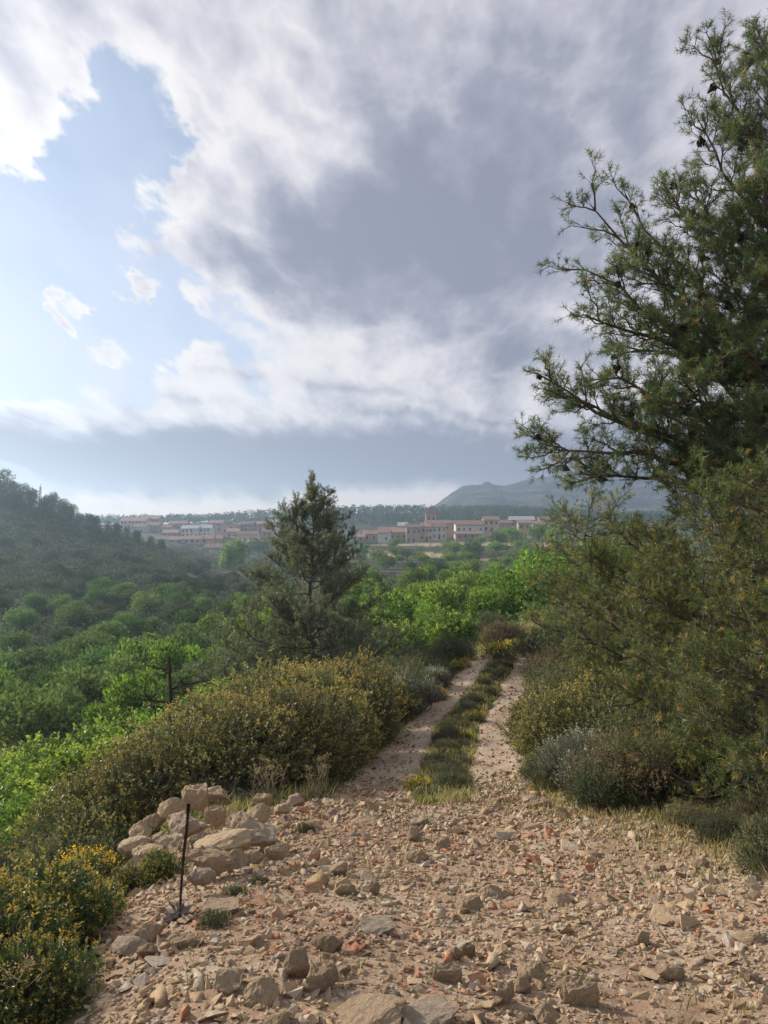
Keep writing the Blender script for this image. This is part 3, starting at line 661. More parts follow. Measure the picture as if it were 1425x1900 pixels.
# ---------------------------------------------------------------- the big pine leaning in over the bank
def at(px, py, d): return np.array([(px - HX) / F * d, d, top(py, d)])
def build_hero():
    r = np.random.default_rng(101); W, C = Tris(), Tris()
    bx, by = 5.35, 9.6; bz = h1(bx, by)
    trunk = curve((bx, by, bz - .3), (bx + .45, by + .3, 10.6), (.12, .1, 0), 14, .008, r)
    tube(W, trunk, np.linspace(.20, .03, 14), 10)
    T = lambda z: along(trunk, np.interp([z], trunk[:, 2], np.linspace(0, 1, 14)))[0]
    main = []                       # start height on trunk, tip (px, py, depth), bend, weight
    spec = [(5.3, (1322, 105, 9.2), (.15, 0, -.5), 1.0), (5.9, (1405, 55, 9.6), (.1, 0, -.4), .8), (4.9, (1300, 230, 8.8), (0, 0, -.3), .9), (5.2, (1345, 205, 9.9), (.1, 0, -.3), .9),
            (4.2, (1235, 345, 9.2), (.1, 0, -.25), 1.0), (4.2, (1290, 360, 8.5), (0, 0, -.2), .9),
            (3.2, (1100, 385, 9.0), (.25, 0, -.45), 1.2), (3.0, (1160, 360, 9.4), (.2, 0, -.35), 1.0), (3.0, (1085, 500, 9.1), (.2, 0, -.1), .95), (2.8, (1085, 585, 8.8), (.1, 0, .15), .95), (3.3, (1190, 480, 8.6), (0, 0, -.2), 1.0),
            (2.7, (1150, 640, 9.5), (.1, 0, .2), .9), (3.6, (1330, 470, 8.3), (0, 0, -.2), 1.0), (2.9, (1300, 600, 8.2), (0, 0, 0), 1.0), (2.5, (1230, 590, 8.6), (0, 0, -.1), 1.0),
            (2.1, (1000, 695, 8.9), (.1, 0, -.25), 1.15), (2.0, (1055, 735, 9.2), (.1, 0, -.1), 1.0), (1.8, (1025, 835, 8.8), (.1, 0, .15), 1.1), (1.7, (1075, 880, 9.2), (0, 0, .2), 1.0), (2.2, (1150, 700, 8.5), (0, 0, 0), 1.0),
            (1.9, (1200, 760, 8.2), (0, 0, .1), 1.0), (2.3, (1280, 720, 7.9), (0, 0, 0), 1.0), (1.6, (1180, 860, 8.5), (0, 0, .2), 1.0), (1.8, (1310, 840, 7.8), (0, 0, .1), 1.0), (1.3, (1240, 900, 8.6), (0, 0, .2), .9),
            (3.8, (1420, 330, 8.2), (0, 0, -.1), 1.0), (3.3, (1425, 520, 7.9), (0, 0, -.1), 1.0), (2.6, (1400, 660, 7.8), (0, 0, 0), 1.0), (2.0, (1425, 800, 7.7), (0, 0, .1), 1.0), (4.6, (1420, 180, 9.0), (0, 0, -.1), 1.0),
            (1.3, (1380, 900, 8.2), (0, 0, .1), .9), (2.4, (1330, 640, 8.9), (0, 0, 0), 1.0), (4.0, (1380, 400, 9.3), (0, 0, 0), 1.0)]
    for z, (px, py, d), bend, w in spec:
        p0 = T(z); p1 = at(px, py, d); ln = np.linalg.norm(p1 - p0)
        pts = curve(p0, p1, np.array(bend), 12, .012, r); tube(W, pts, np.linspace(.016 + .014 * ln, .008, 12), 6); main.append((pts, .75 * w))
    # the far side of the crown, out of the picture
    for k in range(14):
        z = r.uniform(1.5, 9.5); p0 = T(z); a = r.uniform(-1.3, 2.4); ln = (10.8 - z) * .32 + .4
        p1 = p0 + np.array([math.cos(a) * ln, math.sin(a) * ln, ln * r.uniform(.1, .5)])
        pts = curve(p0, p1, (0, 0, -.1), 8, .015, r); tube(W, pts, np.linspace(.02 + .012 * ln, .008, 8), 5); main.append((pts, .75))
    cones = pine_foliage(W, C, main, seclen=.8, nsec=20, ntwig=14, twiglen=.18, nneedle=27, nl=.085, nw=.006, start=.36, yellow=.07, up=.45, r=r, cones=110)
    e = plant('pine_tree', (C.mesh('hero_needles', M['needle']), W.mesh('hero_wood', M['bark'])), (0, 0, 0), 0, 1, 'tall dark green pine reaching in over the track bank, the largest tree', 'pine tree', None, ('crown', 'trunk'))
    # cones: small egg of overlapping scales
    K = Tris(); m = 5
    for a in range(7):
        t = a / 6; rr = .026 * math.sin(math.pi * (.15 + .8 * t)) + .004
        ang = np.arange(m) * 2 * math.pi / m + a * .6
        c = np.stack([rr * np.cos(ang), rr * np.sin(ang), np.full(m, .075 * t)], 1); o = np.stack([np.cos(ang), np.sin(ang), np.full(m, -.35)], 1)
        leaves(K, c * .5, unit(o), .028, .022, .5, r, .1)
    tube(K, [(0, 0, 0), (0, 0, .04), (0, 0, .08)], [.012, .022, .006], 6)
    km = K.mesh('cone', M['cone'])
    for p in cones: link('pine_cone', km, e, p + np.array([0, 0, -.03]), (r.uniform(1, 3), r.uniform(-.6, .6), r.uniform(0, 6)), r.uniform(1.0, 1.5))
build_hero()

# ---------------------------------------------------------------- smaller pines
def auto_pine(seed, H, R, mat, lean=(0, 0), nlimb=40, shape=1.0, nsec=9, ntwig=7, nneedle=24, nl=.085, nw=.006, twiglen=.26, yellow=.1, zlow=.06, trunk_r=.09, up=.45, leaders=1, seclen=.55, rise=(.1, .6), base=.12, minl=.35, lspread=(.25, .5), low_bias=1.0, spires=()):
    r = np.random.default_rng(seed); W, C = Tris(), Tris(); main = []
    trunk = curve((0, 0, -.3), (lean[0], lean[1], H), (0, 0, 0), 12, .01, r); tube(W, trunk, np.linspace(trunk_r, .012, 12), 8)
    main.append((trunk[7:] if not spires else trunk[7:10], .22 if lspread[1] < .3 else .3))
    for k in range(leaders - 1):
        z = H * r.uniform(.5, .75); p0 = along(trunk, np.array([z / H]))[0]; a = r.uniform(0, 6.28); o = R * r.uniform(*lspread)
        pts = curve(p0, p0 + np.array([math.cos(a) * o, math.sin(a) * o, H * r.uniform(.18, .3)]), (0, 0, -.12), 8, .01, r); tube(W, pts, np.linspace(trunk_r * .4, .008, 8), 5); main.append((pts, .16 if lspread[1] < .3 else .35))
    for k in range(nlimb):
        t = zlow + (1 - zlow) * ((k + r.uniform(0, .9)) / nlimb) ** low_bias * .95; z = H * t; p0 = along(trunk, np.array([t]))[0]
        a = k * 2.4 + r.uniform(-.5, .5); ln = R * ((1 - t) ** shape * .95 + base) * r.uniform(.7, 1.15)
        p1 = p0 + np.array([math.cos(a) * ln, math.sin(a) * ln, ln * r.uniform(*rise) * (.6 + t)])
        pts = curve(p0, p1, (0, 0, -.1 * ln), 8, .015, r); tube(W, pts, np.linspace(.010 + .014 * ln, .006, 8), 5); main.append((pts, ln))
    sp = []
    for dx, dy, z0, z1 in spires:
        p0 = along(trunk, np.array([z0]))[0]; pts = curve(p0, np.array([dx, dy, H * z1]), (dx * .35, dy * .35, -.05), 8, .006, r); tube(W, pts, np.linspace(.022, .006, 8), 5); sp.append((pts, .42, 1.6, 1.3))
    ml = [(p, max(minl, l ** .6), float(np.clip(l / 1.1, .45, 1.9))) for p, l in main] + sp
    pine_foliage(W, C, ml, seclen=seclen, nsec=nsec, ntwig=ntwig, twiglen=twiglen, nneedle=nneedle, nl=nl, nw=nw, start=.15, yellow=yellow, up=up, r=r)
    return C.mesh('pine_needles', mat), W.mesh('pine_wood', M['bark'])
# the single pine standing in the valley side, seen over the bushes
cp = auto_pine(201, 7.7, 4.3, M['needle_g'], (.05, 0), 84, 1.0, 10, 7, 24, .12, .013, .28, .06, .04, .11, .75, 1, .5, (.2, .7), .02, .14, (.04, .12), 1.28, [(.0, 0, .8, 1.04), (-.5, .1, .62, .93), (.72, .1, .6, .90), (.3, -.1, .68, .91), (-.22, .3, .7, .9), (-.85, 0, .5, .78), (1.0, .2, .48, .76)])
loc = G(578, 24, .1)
plant('pine_tree', cp, loc, .5, (top(893, 24) - loc[2]) / 7.9, 'grey green pine standing alone beyond the bushes, village behind it', 'pine tree', None, ('crown', 'trunk'))
# young pines on the right bank
yp = auto_pine(202, 5.2, 2.3, M['needle_y'], (0, 0), 64, .45, 10, 8, 24, .085, .009, .24, .05, .04, .08, .5, 3, .55)
loc = G(1340, 7.9, .1); s = (top(925, 7.9) - loc[2]) / 5.3
plant('pine_tree', yp, loc, 1.1, (s * 1.0, s * 1.0, s), 'bushy yellow green young pine filling the bank under the tall pine', 'pine tree', None, ('crown', 'trunk'))
loc = G(1195, 10.5, .1); s = (top(985, 10.5) - loc[2]) / 5.3
plant('pine_tree', yp, loc, 3.4, (s * .9, s * .9, s), 'yellow green pine sapling behind the bank shrubs, second from the track', 'pine tree', None, ('crown', 'trunk'))
yp2 = auto_pine(203, 5.0, 1.5, M['needle_y'], (.1, 0), 34, .35, 8, 6, 26, .09, .009, .3, .14, .32, .06, .35, 1, .5, (-.05, .4))
loc = G(1086, 16, .1); s = (top(928, 16) - loc[2]) / 5.1
plant('pine_tree', yp2, loc, .3, s, 'slim young pine with a bare lower stem, nearest to the village view', 'pine tree', None, ('crown', 'trunk'))
loc = G(1500, 6.2, .1)
plant('pine_tree', yp, loc, 4.6, .52, 'low yellow green pine at the picture edge beside the rubble', 'pine tree', None, ('crown', 'trunk'))

# ---------------------------------------------------------------- shrub kinds
def kind(name, mat, n, seed, R, H, nl, ntw, nleaf, lL, lW, tL, **kw):
    out = []
    for k in range(n):
        r = np.random.default_rng(seed + k)
        out.append(bush_mesh(name, M[mat], lobes_dome(nl, R, H, r), ntw, nleaf, lL, lW, tL, r=r, **kw))
    return out
KERMES = kind('kermes', 'kermes', 3, 301, 1.1, 1.55, 9, 4900, 8, .036, .021, .12, tip=1.05, up=.5)
BRIGHT = kind('bright', 'bright', 3, 321, 1.2, 1.9, 8, 2300, 8, .085, .055, .26, tip=.5, up=.7)
DARK = kind('dark', 'dark', 3, 341, .8, 1.0, 7, 3200, 8, .036, .012, .16, tip=.2, up=.8)
GREY = kind('grey', 'grey', 2, 361, .5, .75, 6, 2400, 9, .03, .007, .15, tip=.3, up=1.0)
BROWN = kind('brown', 'brown', 2, 371, .6, .7, 7, 2600, 9, .034, .009, .16, tip=.3, up=.8)
ORANGE = kind('orange', 'orange', 2, 381, .62, 1.05, 9, 3200, 10, .032, .0135, .09, tip=.8, up=.7, tip_noise=3.2)
YELLOW = kind('yellow', 'yellow', 2, 391, .35, .45, 5, 900, 9, .022, .009, .12, tip=.9, up=.9)

def put(name, kinds, k, px, d, scale, label, cat='shrub', group=None, sink=.08, rot=None, x=None):
    loc = G(px, d, sink) if x is None else (x, d, h1(x, d) - sink)
    return plant(name, kinds[k % len(kinds)], loc, random.uniform(0, 6.28) if rot is None else rot, scale, label, cat, group)
# the long row of brownish gold oaks along the track
K = 'gold flushed oak bushes along the track'
for k, (px, d, s, lab) in enumerate([
        (515, 9.7, .95, 'dark leaved oak bush at the near end of the track edge'),
        (455, 9.3, 1.0, 'brownish gold oak bush behind the dead brushwood'),
        (345, 8.9, .95, 'gold brown oak bush above the boulder heap'),
        (250, 8.3, .9, 'oak bush with brown flush behind the boulder heap'),
        (175, 7.7, .8, 'lowest oak bush in the row, left of the boulders'),
        (595, 11.5, 1.05, 'rounded oak bush leaning towards the track, dark on the track side'),
        (540, 11.6, 1.2, 'tall gold brown oak bush in the middle of the row'),
        (430, 11.4, 1.15, 'gold brown oak bush downhill of the row'),
        (330, 10.8, 1.0, 'brown oak bush at the downhill edge of the row'),
        (655, 13.8, 1.1, 'bright yellow topped oak bush, the most golden one'),
        (600, 14.0, 1.15, 'golden oak bush right in front of the lone pine'),
        (530, 14.4, 1.25, 'oak bush with the highest golden top in the row'),
        (450, 14.2, 1.1, 'brown topped oak bush near the dead tree'),
        (390, 13.2, 1.0, 'brown oak bush beside the dead tree'),
        (700, 15.8, .8, 'small oak bush at the far end of the row by the track')]):
    put('oak_bush', KERMES, k, px, d, s, lab, 'bush', K)
# darker shrubs that close the row and the valley edge of the track
D_ = 'dark shrubs lining the track'
for k, (px, d, s, lab) in enumerate([(748, 17.5, 1.0, 'dark shrub on the downhill side of the track, beyond the oaks'), (796, 20, 1.0, 'dark shrub at the track bend, in front of the green trees'), (838, 22.5, 1.05, 'tallest dark shrub on the downhill side of the bend'),
        (735, 19, 1.0, 'dark shrub behind the grey round shrub'), (695, 19.5, 1.1, 'dark shrub at the foot of the lone pine, track side'), (780, 23, 1.2, 'dark shrub between the lone pine and the bend'),
        (640, 20, 1.1, 'dark shrub in front of the lone pine trunk'), (600, 9.6, .35, 'low dark shrub at the foot of the oaks by the track')]):
    put('dark_shrub', DARK, k, px, d, s, lab, 'shrub', D_)
put('grey_shrub', GREY, 0, 766, 16.2, 1.25, 'round grey green shrub beside the downhill wheel track')
put('grey_shrub', GREY, 1, 812, 18.6, .9, 'small grey shrub beyond the round one on the track edge')
# right bank
for k, (kk, px, d, s, lab, nm) in enumerate([
        (KERMES, 1000, 11.6, .62, 'gold brown shrub at the inner edge of the bank, beside the track', 'oak_bush'),
        (KERMES, 1040, 10.0, .55, 'orange brown shrub low on the bank, above the grey flowering one', 'oak_bush'),
        (DARK, 1075, 11.0, 1.15, 'dark shrub on the bank behind the gold ones', 'dark_shrub'),
        (KERMES, 1100, 9.6, .8, 'glossy green oak bush on the bank in the pine shade', 'oak_bush'),
        (DARK, 1175, 9.0, 1.0, 'dark shrub under the young pines', 'dark_shrub'),
        (BROWN, 1070, 13.5, 1.5, 'brown heathy shrub under the bare thin tree', 'brown_shrub'),
        (DARK, 1048, 14.5, 1.1, 'olive shrub halfway along the bank', 'dark_shrub'),
        (BROWN, 1045, 17.5, 1.5, 'brown shrub far along the bank by the track bend', 'brown_shrub'),
        (DARK, 1010, 20, 1.2, 'dark olive shrub at the top of the inner wheel track', 'dark_shrub'),
        (DARK, 1090, 19, 1.5, 'broad olive shrub below the slim pine', 'dark_shrub'),
        (BROWN, 1030, 24, 1.1, 'brown shrub above the bend of the track', 'brown_shrub'),
        (DARK, 1060, 26, 1.3, 'grey olive shrub on the rise past the bend', 'dark_shrub'),
        (BROWN, 940, 28, 1.4, 'brownish mound shrub in the middle past the bend', 'brown_shrub'),
        (DARK, 1140, 23, 1.6, 'dark shrub behind the slim pine stem', 'dark_shrub'),
        (GREY, 1075, 7.9, .9, 'grey rosemary like shrub with pale flowers at the bank foot', 'grey_shrub'),
        (DARK, 1030, 8.3, .45, 'low shrub with lilac grey tips by the inner wheel track', 'dark_shrub'),
        (BROWN, 1175, 7.3, .95, 'brown heather like shrub at the rubble edge', 'brown_shrub'),
        (DARK, 1130, 7.0, .5, 'small olive shrub between the rosemary and the heather', 'dark_shrub'),
        (DARK, 1290, 8.0, .95, 'dense green shrub at the bank foot under the young pine', 'dark_shrub'),
        (DARK, 1235, 7.2, .55, 'low dark shrub in front of the heather', 'dark_shrub'),
        (DARK, 1400, 7.8, 1.0, 'dark shrub at the picture edge under the pines', 'dark_shrub'),
        (BRIGHT, 1300, 7.2, .32, 'small bright green bush in the pine shade', 'green_bush'),
        (DARK, 1345, 5.4, .3, 'low green cushion shrub on the soil beside the rubble', 'dark_shrub'),
        (DARK, 1440, 4.6, .36, 'green shrub at the picture edge by the stones', 'dark_shrub'),
        (BROWN, 1430, 5.7, .42, 'yellowish dry shrub at the picture edge', 'brown_shrub'),
        (BROWN, 1290, 5.9, .35, 'small dry brown cushion on the red soil', 'brown_shrub')]):
    put(nm, kk, k, px, d, s, lab, 'bush' if nm == 'oak_bush' else 'shrub', 'shrubs on the pine bank')
# yellow flowers
for k, (px, d, s, lab) in enumerate([(773, 8.6, .5, 'yellow flowering clump at the near end of the grassy middle'), (806, 17.2, .95, 'yellow flowering clump beside the grey round shrub'), (880, 15.2, .6, 'yellow flowering tuft halfway along the grassy middle'), (868, 13.2, .5, 'small yellow flowering tuft in the grassy middle'),
        (925, 21.5, 1.3, 'broad yellow flowering clump where the tracks bend'), (955, 23.5, 1.2, 'upright yellow flowering clump past the bend'), (855, 20.5, .8, 'yellow flowering clump at the downhill edge by the bend'), (840, 11.8, .4, 'tiny yellow flowering tuft among the middle grass'),
        (1075, 17, 1.0, 'yellow flowering clump on the bank below the slim pine'), (175, 6.4, .95, 'yellow broom bush beside the boulder heap')]):
    put('yellow_flower_clump', YELLOW, k, px, d, s, lab, 'flowers', 'yellow flowering clumps')
# the orange tipped bushes of the near corner
for k, (px, d, s, lab) in enumerate([(60, 3.7, .58, 'dense dark bush with orange tips in the near corner'), (-40, 3.2, .66, 'dark bush with orange tips cut by the picture edge'), (150, 4.2, .40, 'orange tipped bush next to the corner bush'), (70, 2.95, .38, 'dark lower part bush in front of the corner, few orange tips'),
        (232, 4.7, .24, 'small yellow tipped bush at the edge of the boulder heap'), (300, 4.7, .25, 'small yellow tipped bush just left of the dark stalk'), (25, 4.8, .5, 'orange tipped bush behind the corner bush')]):
    put('orange_tipped_bush', ORANGE, k, px, d, s, lab, 'bush', 'orange tipped bushes in the corner')
put('straw_cushion', [BROWN[0]], 0, 45, 2.35, .3, 'pale straw coloured cushion plant at the bottom corner', 'plant')
# bright green bushes down the slope
for k, (px, d, s, lab) in enumerate([(300, 17.5, 1.0, 'bright green bush in front of the dead tree'), (235, 17, 1.15, 'bright green bush left of the dead tree'), (160, 16.5, 1.2, 'large bright green bush on the valley slope'), (70, 17.5, 1.15, 'bright green bush near the picture edge, upper one'), (0, 16.5, 1.2, 'bright green bush cut by the picture edge'),
        (120, 13.2, 1.1, 'bright green bush right below the large one'), (40, 13.0, 1.0, 'bright green bush low at the picture edge'), (225, 13.6, 1.05, 'bright green bush touching the oak row'), (280, 20.5, 1.1, 'bright green bush highest on the slope'), (345, 21, .9, 'bright green bush behind the dead tree'), (410, 25, 1.0, 'bright green bush beyond the oak row'), (60, 10.2, .9, 'green bush half shaded above the corner bushes'), (130, 9.6, .75, 'small green bush above the corner bushes'), (-50, 11, 1.2, 'green bush mostly outside the picture edge')]):
    put('green_bush', BRIGHT, k, px, d, s, lab, 'bush', 'bright green bushes on the valley slope')
for k, (px, d, s, lab) in enumerate([(60, 7.6, 1.0, 'dark shrub under the green bushes'), (115, 8.2, .9, 'grey olive shrub left of the oak row'), (10, 8.4, 1.1, 'dark shrub at the picture edge above the orange tips'), (150, 6.8, .7, 'dark shrub beside the broom')]):
    put('dark_shrub', DARK, k, px, d, s, lab, 'shrub', 'dark shrubs above the corner')

# shrubs closing the gap between the lone pine and the bend
rq = np.random.default_rng(717)
for k, (px, d, s_, lab) in enumerate([(590, 27, 0.87, 'dark shrub tucked behind the lone pine base'), (650, 28, 0.93, 'olive shrub right behind the lone pine'), (700, 27, 0.87, 'dark shrub between the pine and the green trees'), (735, 30, 0.99, 'broad fresh green shrub below the green trees'), (780, 30, 0.93, 'broad dark shrub in front of the brightest green trees'), (825, 31, 0.93, 'fresh green shrub beyond the bend, downhill'), (870, 33, 0.87, 'dark shrub beyond the bend beside the dry mound'), (690, 34, 1.10, 'fresh green shrub deeper down the slope behind the pine'), (750, 38, 1.10, 'large dark shrub at the foot of the green trees'), (540, 29, 0.87, 'dark shrub on the valley side of the lone pine'), (490, 27, 0.81, 'dark shrub between the dead tree and the lone pine'), (450, 30, 0.87, 'olive shrub below the lone pine, valley side'), (910, 36, 0.93, 'dark shrub at the foot of the terraces path')]):
    put('dark_shrub', (BRIGHT if 1 < k < 9 and k % 2 else DARK), k, px, d, s_, lab, 'shrub', 'shrubs round the lone pine')

# ---------------------------------------------------------------- dead wood
def branchy(W, p0, d0, ln, r0, depth, r, out=None):
    n = 7; p1 = p0 + d0 * ln; pts = curve(p0, p1, r.normal(size=3) * ln * .08, n, .03, r)
    tube(W, pts, np.linspace(r0, r0 * .4, n), 5)
    if depth == 0: return
    for k in range(r.integers(2, 5)):
        t = r.uniform(.3, 1); b = along(pts, np.array([t]))[0]; rd = rand_dirs(1, r)[0]
        branchy(W, b, unit((d0 * .5 + rd * .9 + np.array([0, 0, .15]))[None])[0], ln * r.uniform(.45, .7), r0 * .5, depth - 1, r)
r = np.random.default_rng(77); W = Tris()
tr = curve((0, 0, -.3), (-.15, 0, 2.6), (.1, 0, 0), 10, .02, r); tube(W, tr, np.linspace(.10, .02, 10), 7); tmesh = W.mesh('dead_trunk', M['stalk'])
W = Tris()
for z, a, ln in [(.75, .2, 1.0), (.9, 2.9, .95), (1.1, 3.6, .9), (1.25, -.4, 1.1), (1.6, 2.6, .8), (1.7, .3, .9), (1.9, 3.4, .6), (2.1, .0, .6), (2.35, 2.5, .45), (1.0, 1.5, .7), (1.45, 4.7, .6)]:
    b = along(tr, np.array([(z + .3) / 2.9]))[0]; branchy(W, b, unit(np.array([[math.cos(a), math.sin(a) * .6, .28]]))[0], ln * .85, .026, 2, r)
loc = G(330, 15.0, .1); e = plant('dead_tree', (None, None), loc, 0, (top(1208, 15.0) - loc[2]) / 2.7, 'bare dead tree with twisted dark branches behind the oak bushes', 'dead tree')
link('trunk', tmesh, e); link('branches', W.mesh('dead_branches', M['stalk']), e)
W = Tris()
for z, a, ln in [(.5, 2.7, .9), (.9, .5, .8), (1.3, 2.9, .8), (1.6, .3, .7), (1.9, 2.4, .6), (2.2, .6, .5)]:
    b = along(tr, np.array([(z + .3) / 2.9]))[0]; branchy(W, b, unit(np.array([[math.cos(a), math.sin(a) * .6, .5]]))[0], ln, .02, 2, r)
loc = G(1170, 12.4, .1); e = plant('bare_tree', (None, None), loc, 2.0, .75, 'thin bare tree on the bank in front of the slim pine', 'dead tree')
link('trunk', tmesh, e); link('branches', W.mesh('bare_branches', M['dead']), e)
# dead brushwood lying at the foot of the oaks
W = Tris()
for k in range(26):
    p0 = np.array([r.uniform(-.35, .35), r.uniform(-.2, .2), r.uniform(0, .2)]); a = r.uniform(2.2, 4.2) if k % 3 else r.uniform(0, 6.28)
    branchy(W, p0, unit(np.array([[math.cos(a), math.sin(a) * .4, r.uniform(-.05, .45)]]))[0], r.uniform(.25, .5), .007, 2, r)
tag(link('brushwood', W.mesh('brushwood', M['dead']), loc=G(448, 8.1)), 'tangle of grey dead brushwood lying below the oak bushes', 'branches')

# the tall dark dried mullein stalk
W = Tris(); base = np.array([0, 0, -.1]); tipz = 1.0
st = np.array([(0, 0, -.1), (.0, 0, .2), (.015, 0, .42), (.03, 0, .6), (.055, 0, .8), (.065, 0, .95), (.07, 0, 1.02)])
tube(W, st, [.012, .011, .011, .012, .012, .010, .004], 8); smesh = W.mesh('mullein_stem', M['stalk'])
C = Tris(); n = 900; t = r.uniform(.42, 1, n); P_ = along(st, t); dd = rand_dirs(n, r); dd[:, 2] = np.abs(dd[:, 2]) * .8; leaves(C, P_, unit(dd), .018, .012, .5, r)
L_ = Tris(); n = 60; dd = rand_dirs(n, r); dd[:, 2] = np.abs(dd[:, 2]) * .4 - .05; leaves(L_, np.zeros((n, 3)) + r.normal(size=(n, 3)) * .03, unit(dd), .16, .05, .5, r)
x, y, z = hit(335, 1708, 3.0); hgt = (1708 - 1498) / F * y
e = plant('mullein_stalk', (None, None), (x, y, z), 0, hgt / 1.0, 'tall thin dark dried flower stalk standing on the rubble', 'dry plant')
link('stem', smesh, e); link('seed_head', C.mesh('mullein_seeds', M['stalk']), e); link('dead_leaves', L_.mesh('mullein_leaves', M['dead']), e)

# dry pale stalks in front of the corner bush
def dry_stalks(n, H, seed):
    r = np.random.default_rng(seed); W, C = Tris(), Tris()
    for k in range(n):
        b = np.array([r.uniform(-.12, .12), r.uniform(-.1, .1), 0]); tp = b + np.array([r.uniform(-.2, .2), r.uniform(-.08, .08), H * r.uniform(.6, 1)])
        pts = curve(b, tp, r.normal(size=3) * .03, 7, .01, r); tube(W, pts, np.linspace(.0035, .0018, 7), 4)
        m = 14; ds = rand_dirs(m, r); ds[:, 2] = np.abs(ds[:, 2]); A = tp + np.zeros((m, 3)); sticks(W, A, A + ds * .035, .0009, .0007); leaves(C, A + ds * .03, ds, .012, .006, .9, r)
        for q in range(3):
            t = r.uniform(.4, .9); p = along(pts, np.array([t]))[0]; dv_ = unit(np.array([[r.normal(), r.normal() * .5, .8]]))[0]; pp = curve(p, p + dv_ * .14, r.normal(size=3) * .01, 4, .01, r); tube(W, pp, np.linspace(.002, .001, 4), 3)
            ds = rand_dirs(8, r); sticks(W, pp[-1:] + np.zeros((8, 3)), pp[-1:] + ds * .025, .0008, .0006)
    return C.mesh('seed_heads', M['grass']), W.mesh('stalks', M['straw'])
ds1 = dry_stalks(9, .42, 5)
x, y, z = hit(115, 1800, 2.0); plant('dry_stalks', ds1, (x, 2.75, h1(x, 2.75)), 0, 1, 'pale dry flower stalks in front of the corner bush', 'dry plant', None, ('seed_heads', 'stalks'))
plant('dry_stalks', dry_stalks(10, .5, 6), G(500, 8.0), 0, 1, 'pale dry stalks at the foot of the oaks near the brushwood', 'dry plant', None, ('seed_heads', 'stalks'))
plant('dry_stalks', dry_stalks(10, .5, 7), G(590, 8.1), 1, .9, 'dry stalks where the downhill track meets the rubble', 'dry plant', None, ('seed_heads', 'stalks'))

# ---------------------------------------------------------------- trees of the valley
def far_tree(name, mat, seed, R, H, nl, n, leaf, up=.5, trunk=True, tall=False):
    r = np.random.default_rng(seed); lob = []
    for k in range(nl):
        a = r.uniform(0, 6.28); q = R * .6 * math.sqrt(r.uniform()); s = R * r.uniform(.24, .45)
        z = H * r.uniform(.32, .98) if tall else H * (.95 - .5 * (q / R) ** 2) * r.uniform(.6, 1)
        rz = s * (1.5 if tall else .9); lob.append((q * math.cos(a), q * math.sin(a), max(z - rz, rz * .55), s, s, rz))
    C, W = Tris(), Tris(); lob = np.array(lob)
    li = r.integers(0, nl, n); d = rand_dirs(n, r); nz = .75 + .5 * fbm(d * 2.2 + li[:, None] * 3.1, 2, 4)
    P_ = lob[li][:, :3] + d * lob[li][:, 3:] * (nz * r.uniform(.55, 1.05, n) ** .6)[:, None]
    P_[:, 2] = np.abs(P_[:, 2])
    D = unit(d * .6 + rand_dirs(n, r) * .8 + np.array([[0, 0, up]]))
    tint = np.clip(.1 + .3 * r.uniform(0, 1, nl)[li] + .35 * fbm(P_ * 1.6 + seed, 2, 6) + r.normal(size=n) * .16, 0, 1)
    leaves(C, P_, D, leaf * r.uniform(.7, 1.3, n), leaf * .62 * r.uniform(.7, 1.2, n), tint, r, .2)
    tube(W, curve((0, 0, -.5), (R * .1, 0, H * .7), (0, 0, 0), 6, .02, r), np.linspace(.05 * H * .4, .02, 6), 5)
    for k in range(6):
        l = lob[k % nl]; tube(W, curve((0, 0, H * .2), l[:3], (0, 0, 0), 5, .03, r), np.linspace(.015 * H * .4 + .01, .01, 5), 4)
    return C.mesh(name, M[mat]), W.mesh(name + '_wood', M['bark'])
VT = [far_tree('valley_tree', 'valley', 400 + k, 1.7, 2.6, 20, 2600, .17) for k in range(4)]
SH = [far_tree('hill_shrub', 'scrub', 420 + k, 1.5, 1.7, 16, 1900, .16) for k in range(3)]
BT = [far_tree('green_tree', 'bright', 440 + k, 1.3, 3.0, 24, 2400, .19, 1.0, tall=True) for k in range(4)]
OT = [far_tree('orchard_tree', 'valley', 460 + k, 2.2, 3.6, 18, 1500, .30) for k in range(3)]
GT = [far_tree('orchard_green', 'bright', 470 + k, 2.2, 3.4, 18, 1500, .30) for k in range(2)]
def far_pine(seed, mat, H, R, n=2200, leaf=.42, bare=.22):
    r = np.random.default_rng(seed); C, W = Tris(), Tris(); k = 16; lob = []
    for j in range(k):
        t = bare + (1 - bare) * (j + .5) / k; a = j * 2.4 + r.uniform(-.4, .4); rr = R * (1.05 - t) ** .5 * r.uniform(.4, 1.0); lob.append((math.cos(a) * rr, math.sin(a) * rr, H * t, R * .46, R * .46, R * .3)); tube(W, curve((0, 0, H * (t - .05)), lob[-1][:3], (0, 0, -.1), 5, .02, r), np.linspace(.05, .015, 5), 3)
    lob = np.array(lob); li = r.integers(0, k, n); d = rand_dirs(n, r); P_ = lob[li][:, :3] + d * lob[li][:, 3:] * r.uniform(.4, 1.1, (n, 1))
    leaves(C, P_, unit(d + rand_dirs(n, r) * .7 + np.array([[0, 0, .5]])), leaf * r.uniform(.6, 1.2, n), leaf * .3, np.clip(r.normal(size=n) * .2 + .45, 0, 1), r)
    tube(W, curve((0, 0, -.5), (0, 0, H * .95), (0, 0, 0), 6, .01, r), np.linspace(.022 * H, .03, 6), 5)
    return C.mesh('ridge_pine', M[mat]), W.mesh('ridge_pine_wood', M['bark'])
FP = [far_pine(480 + k, 'forest', 6.5, 2.4) for k in range(3)]

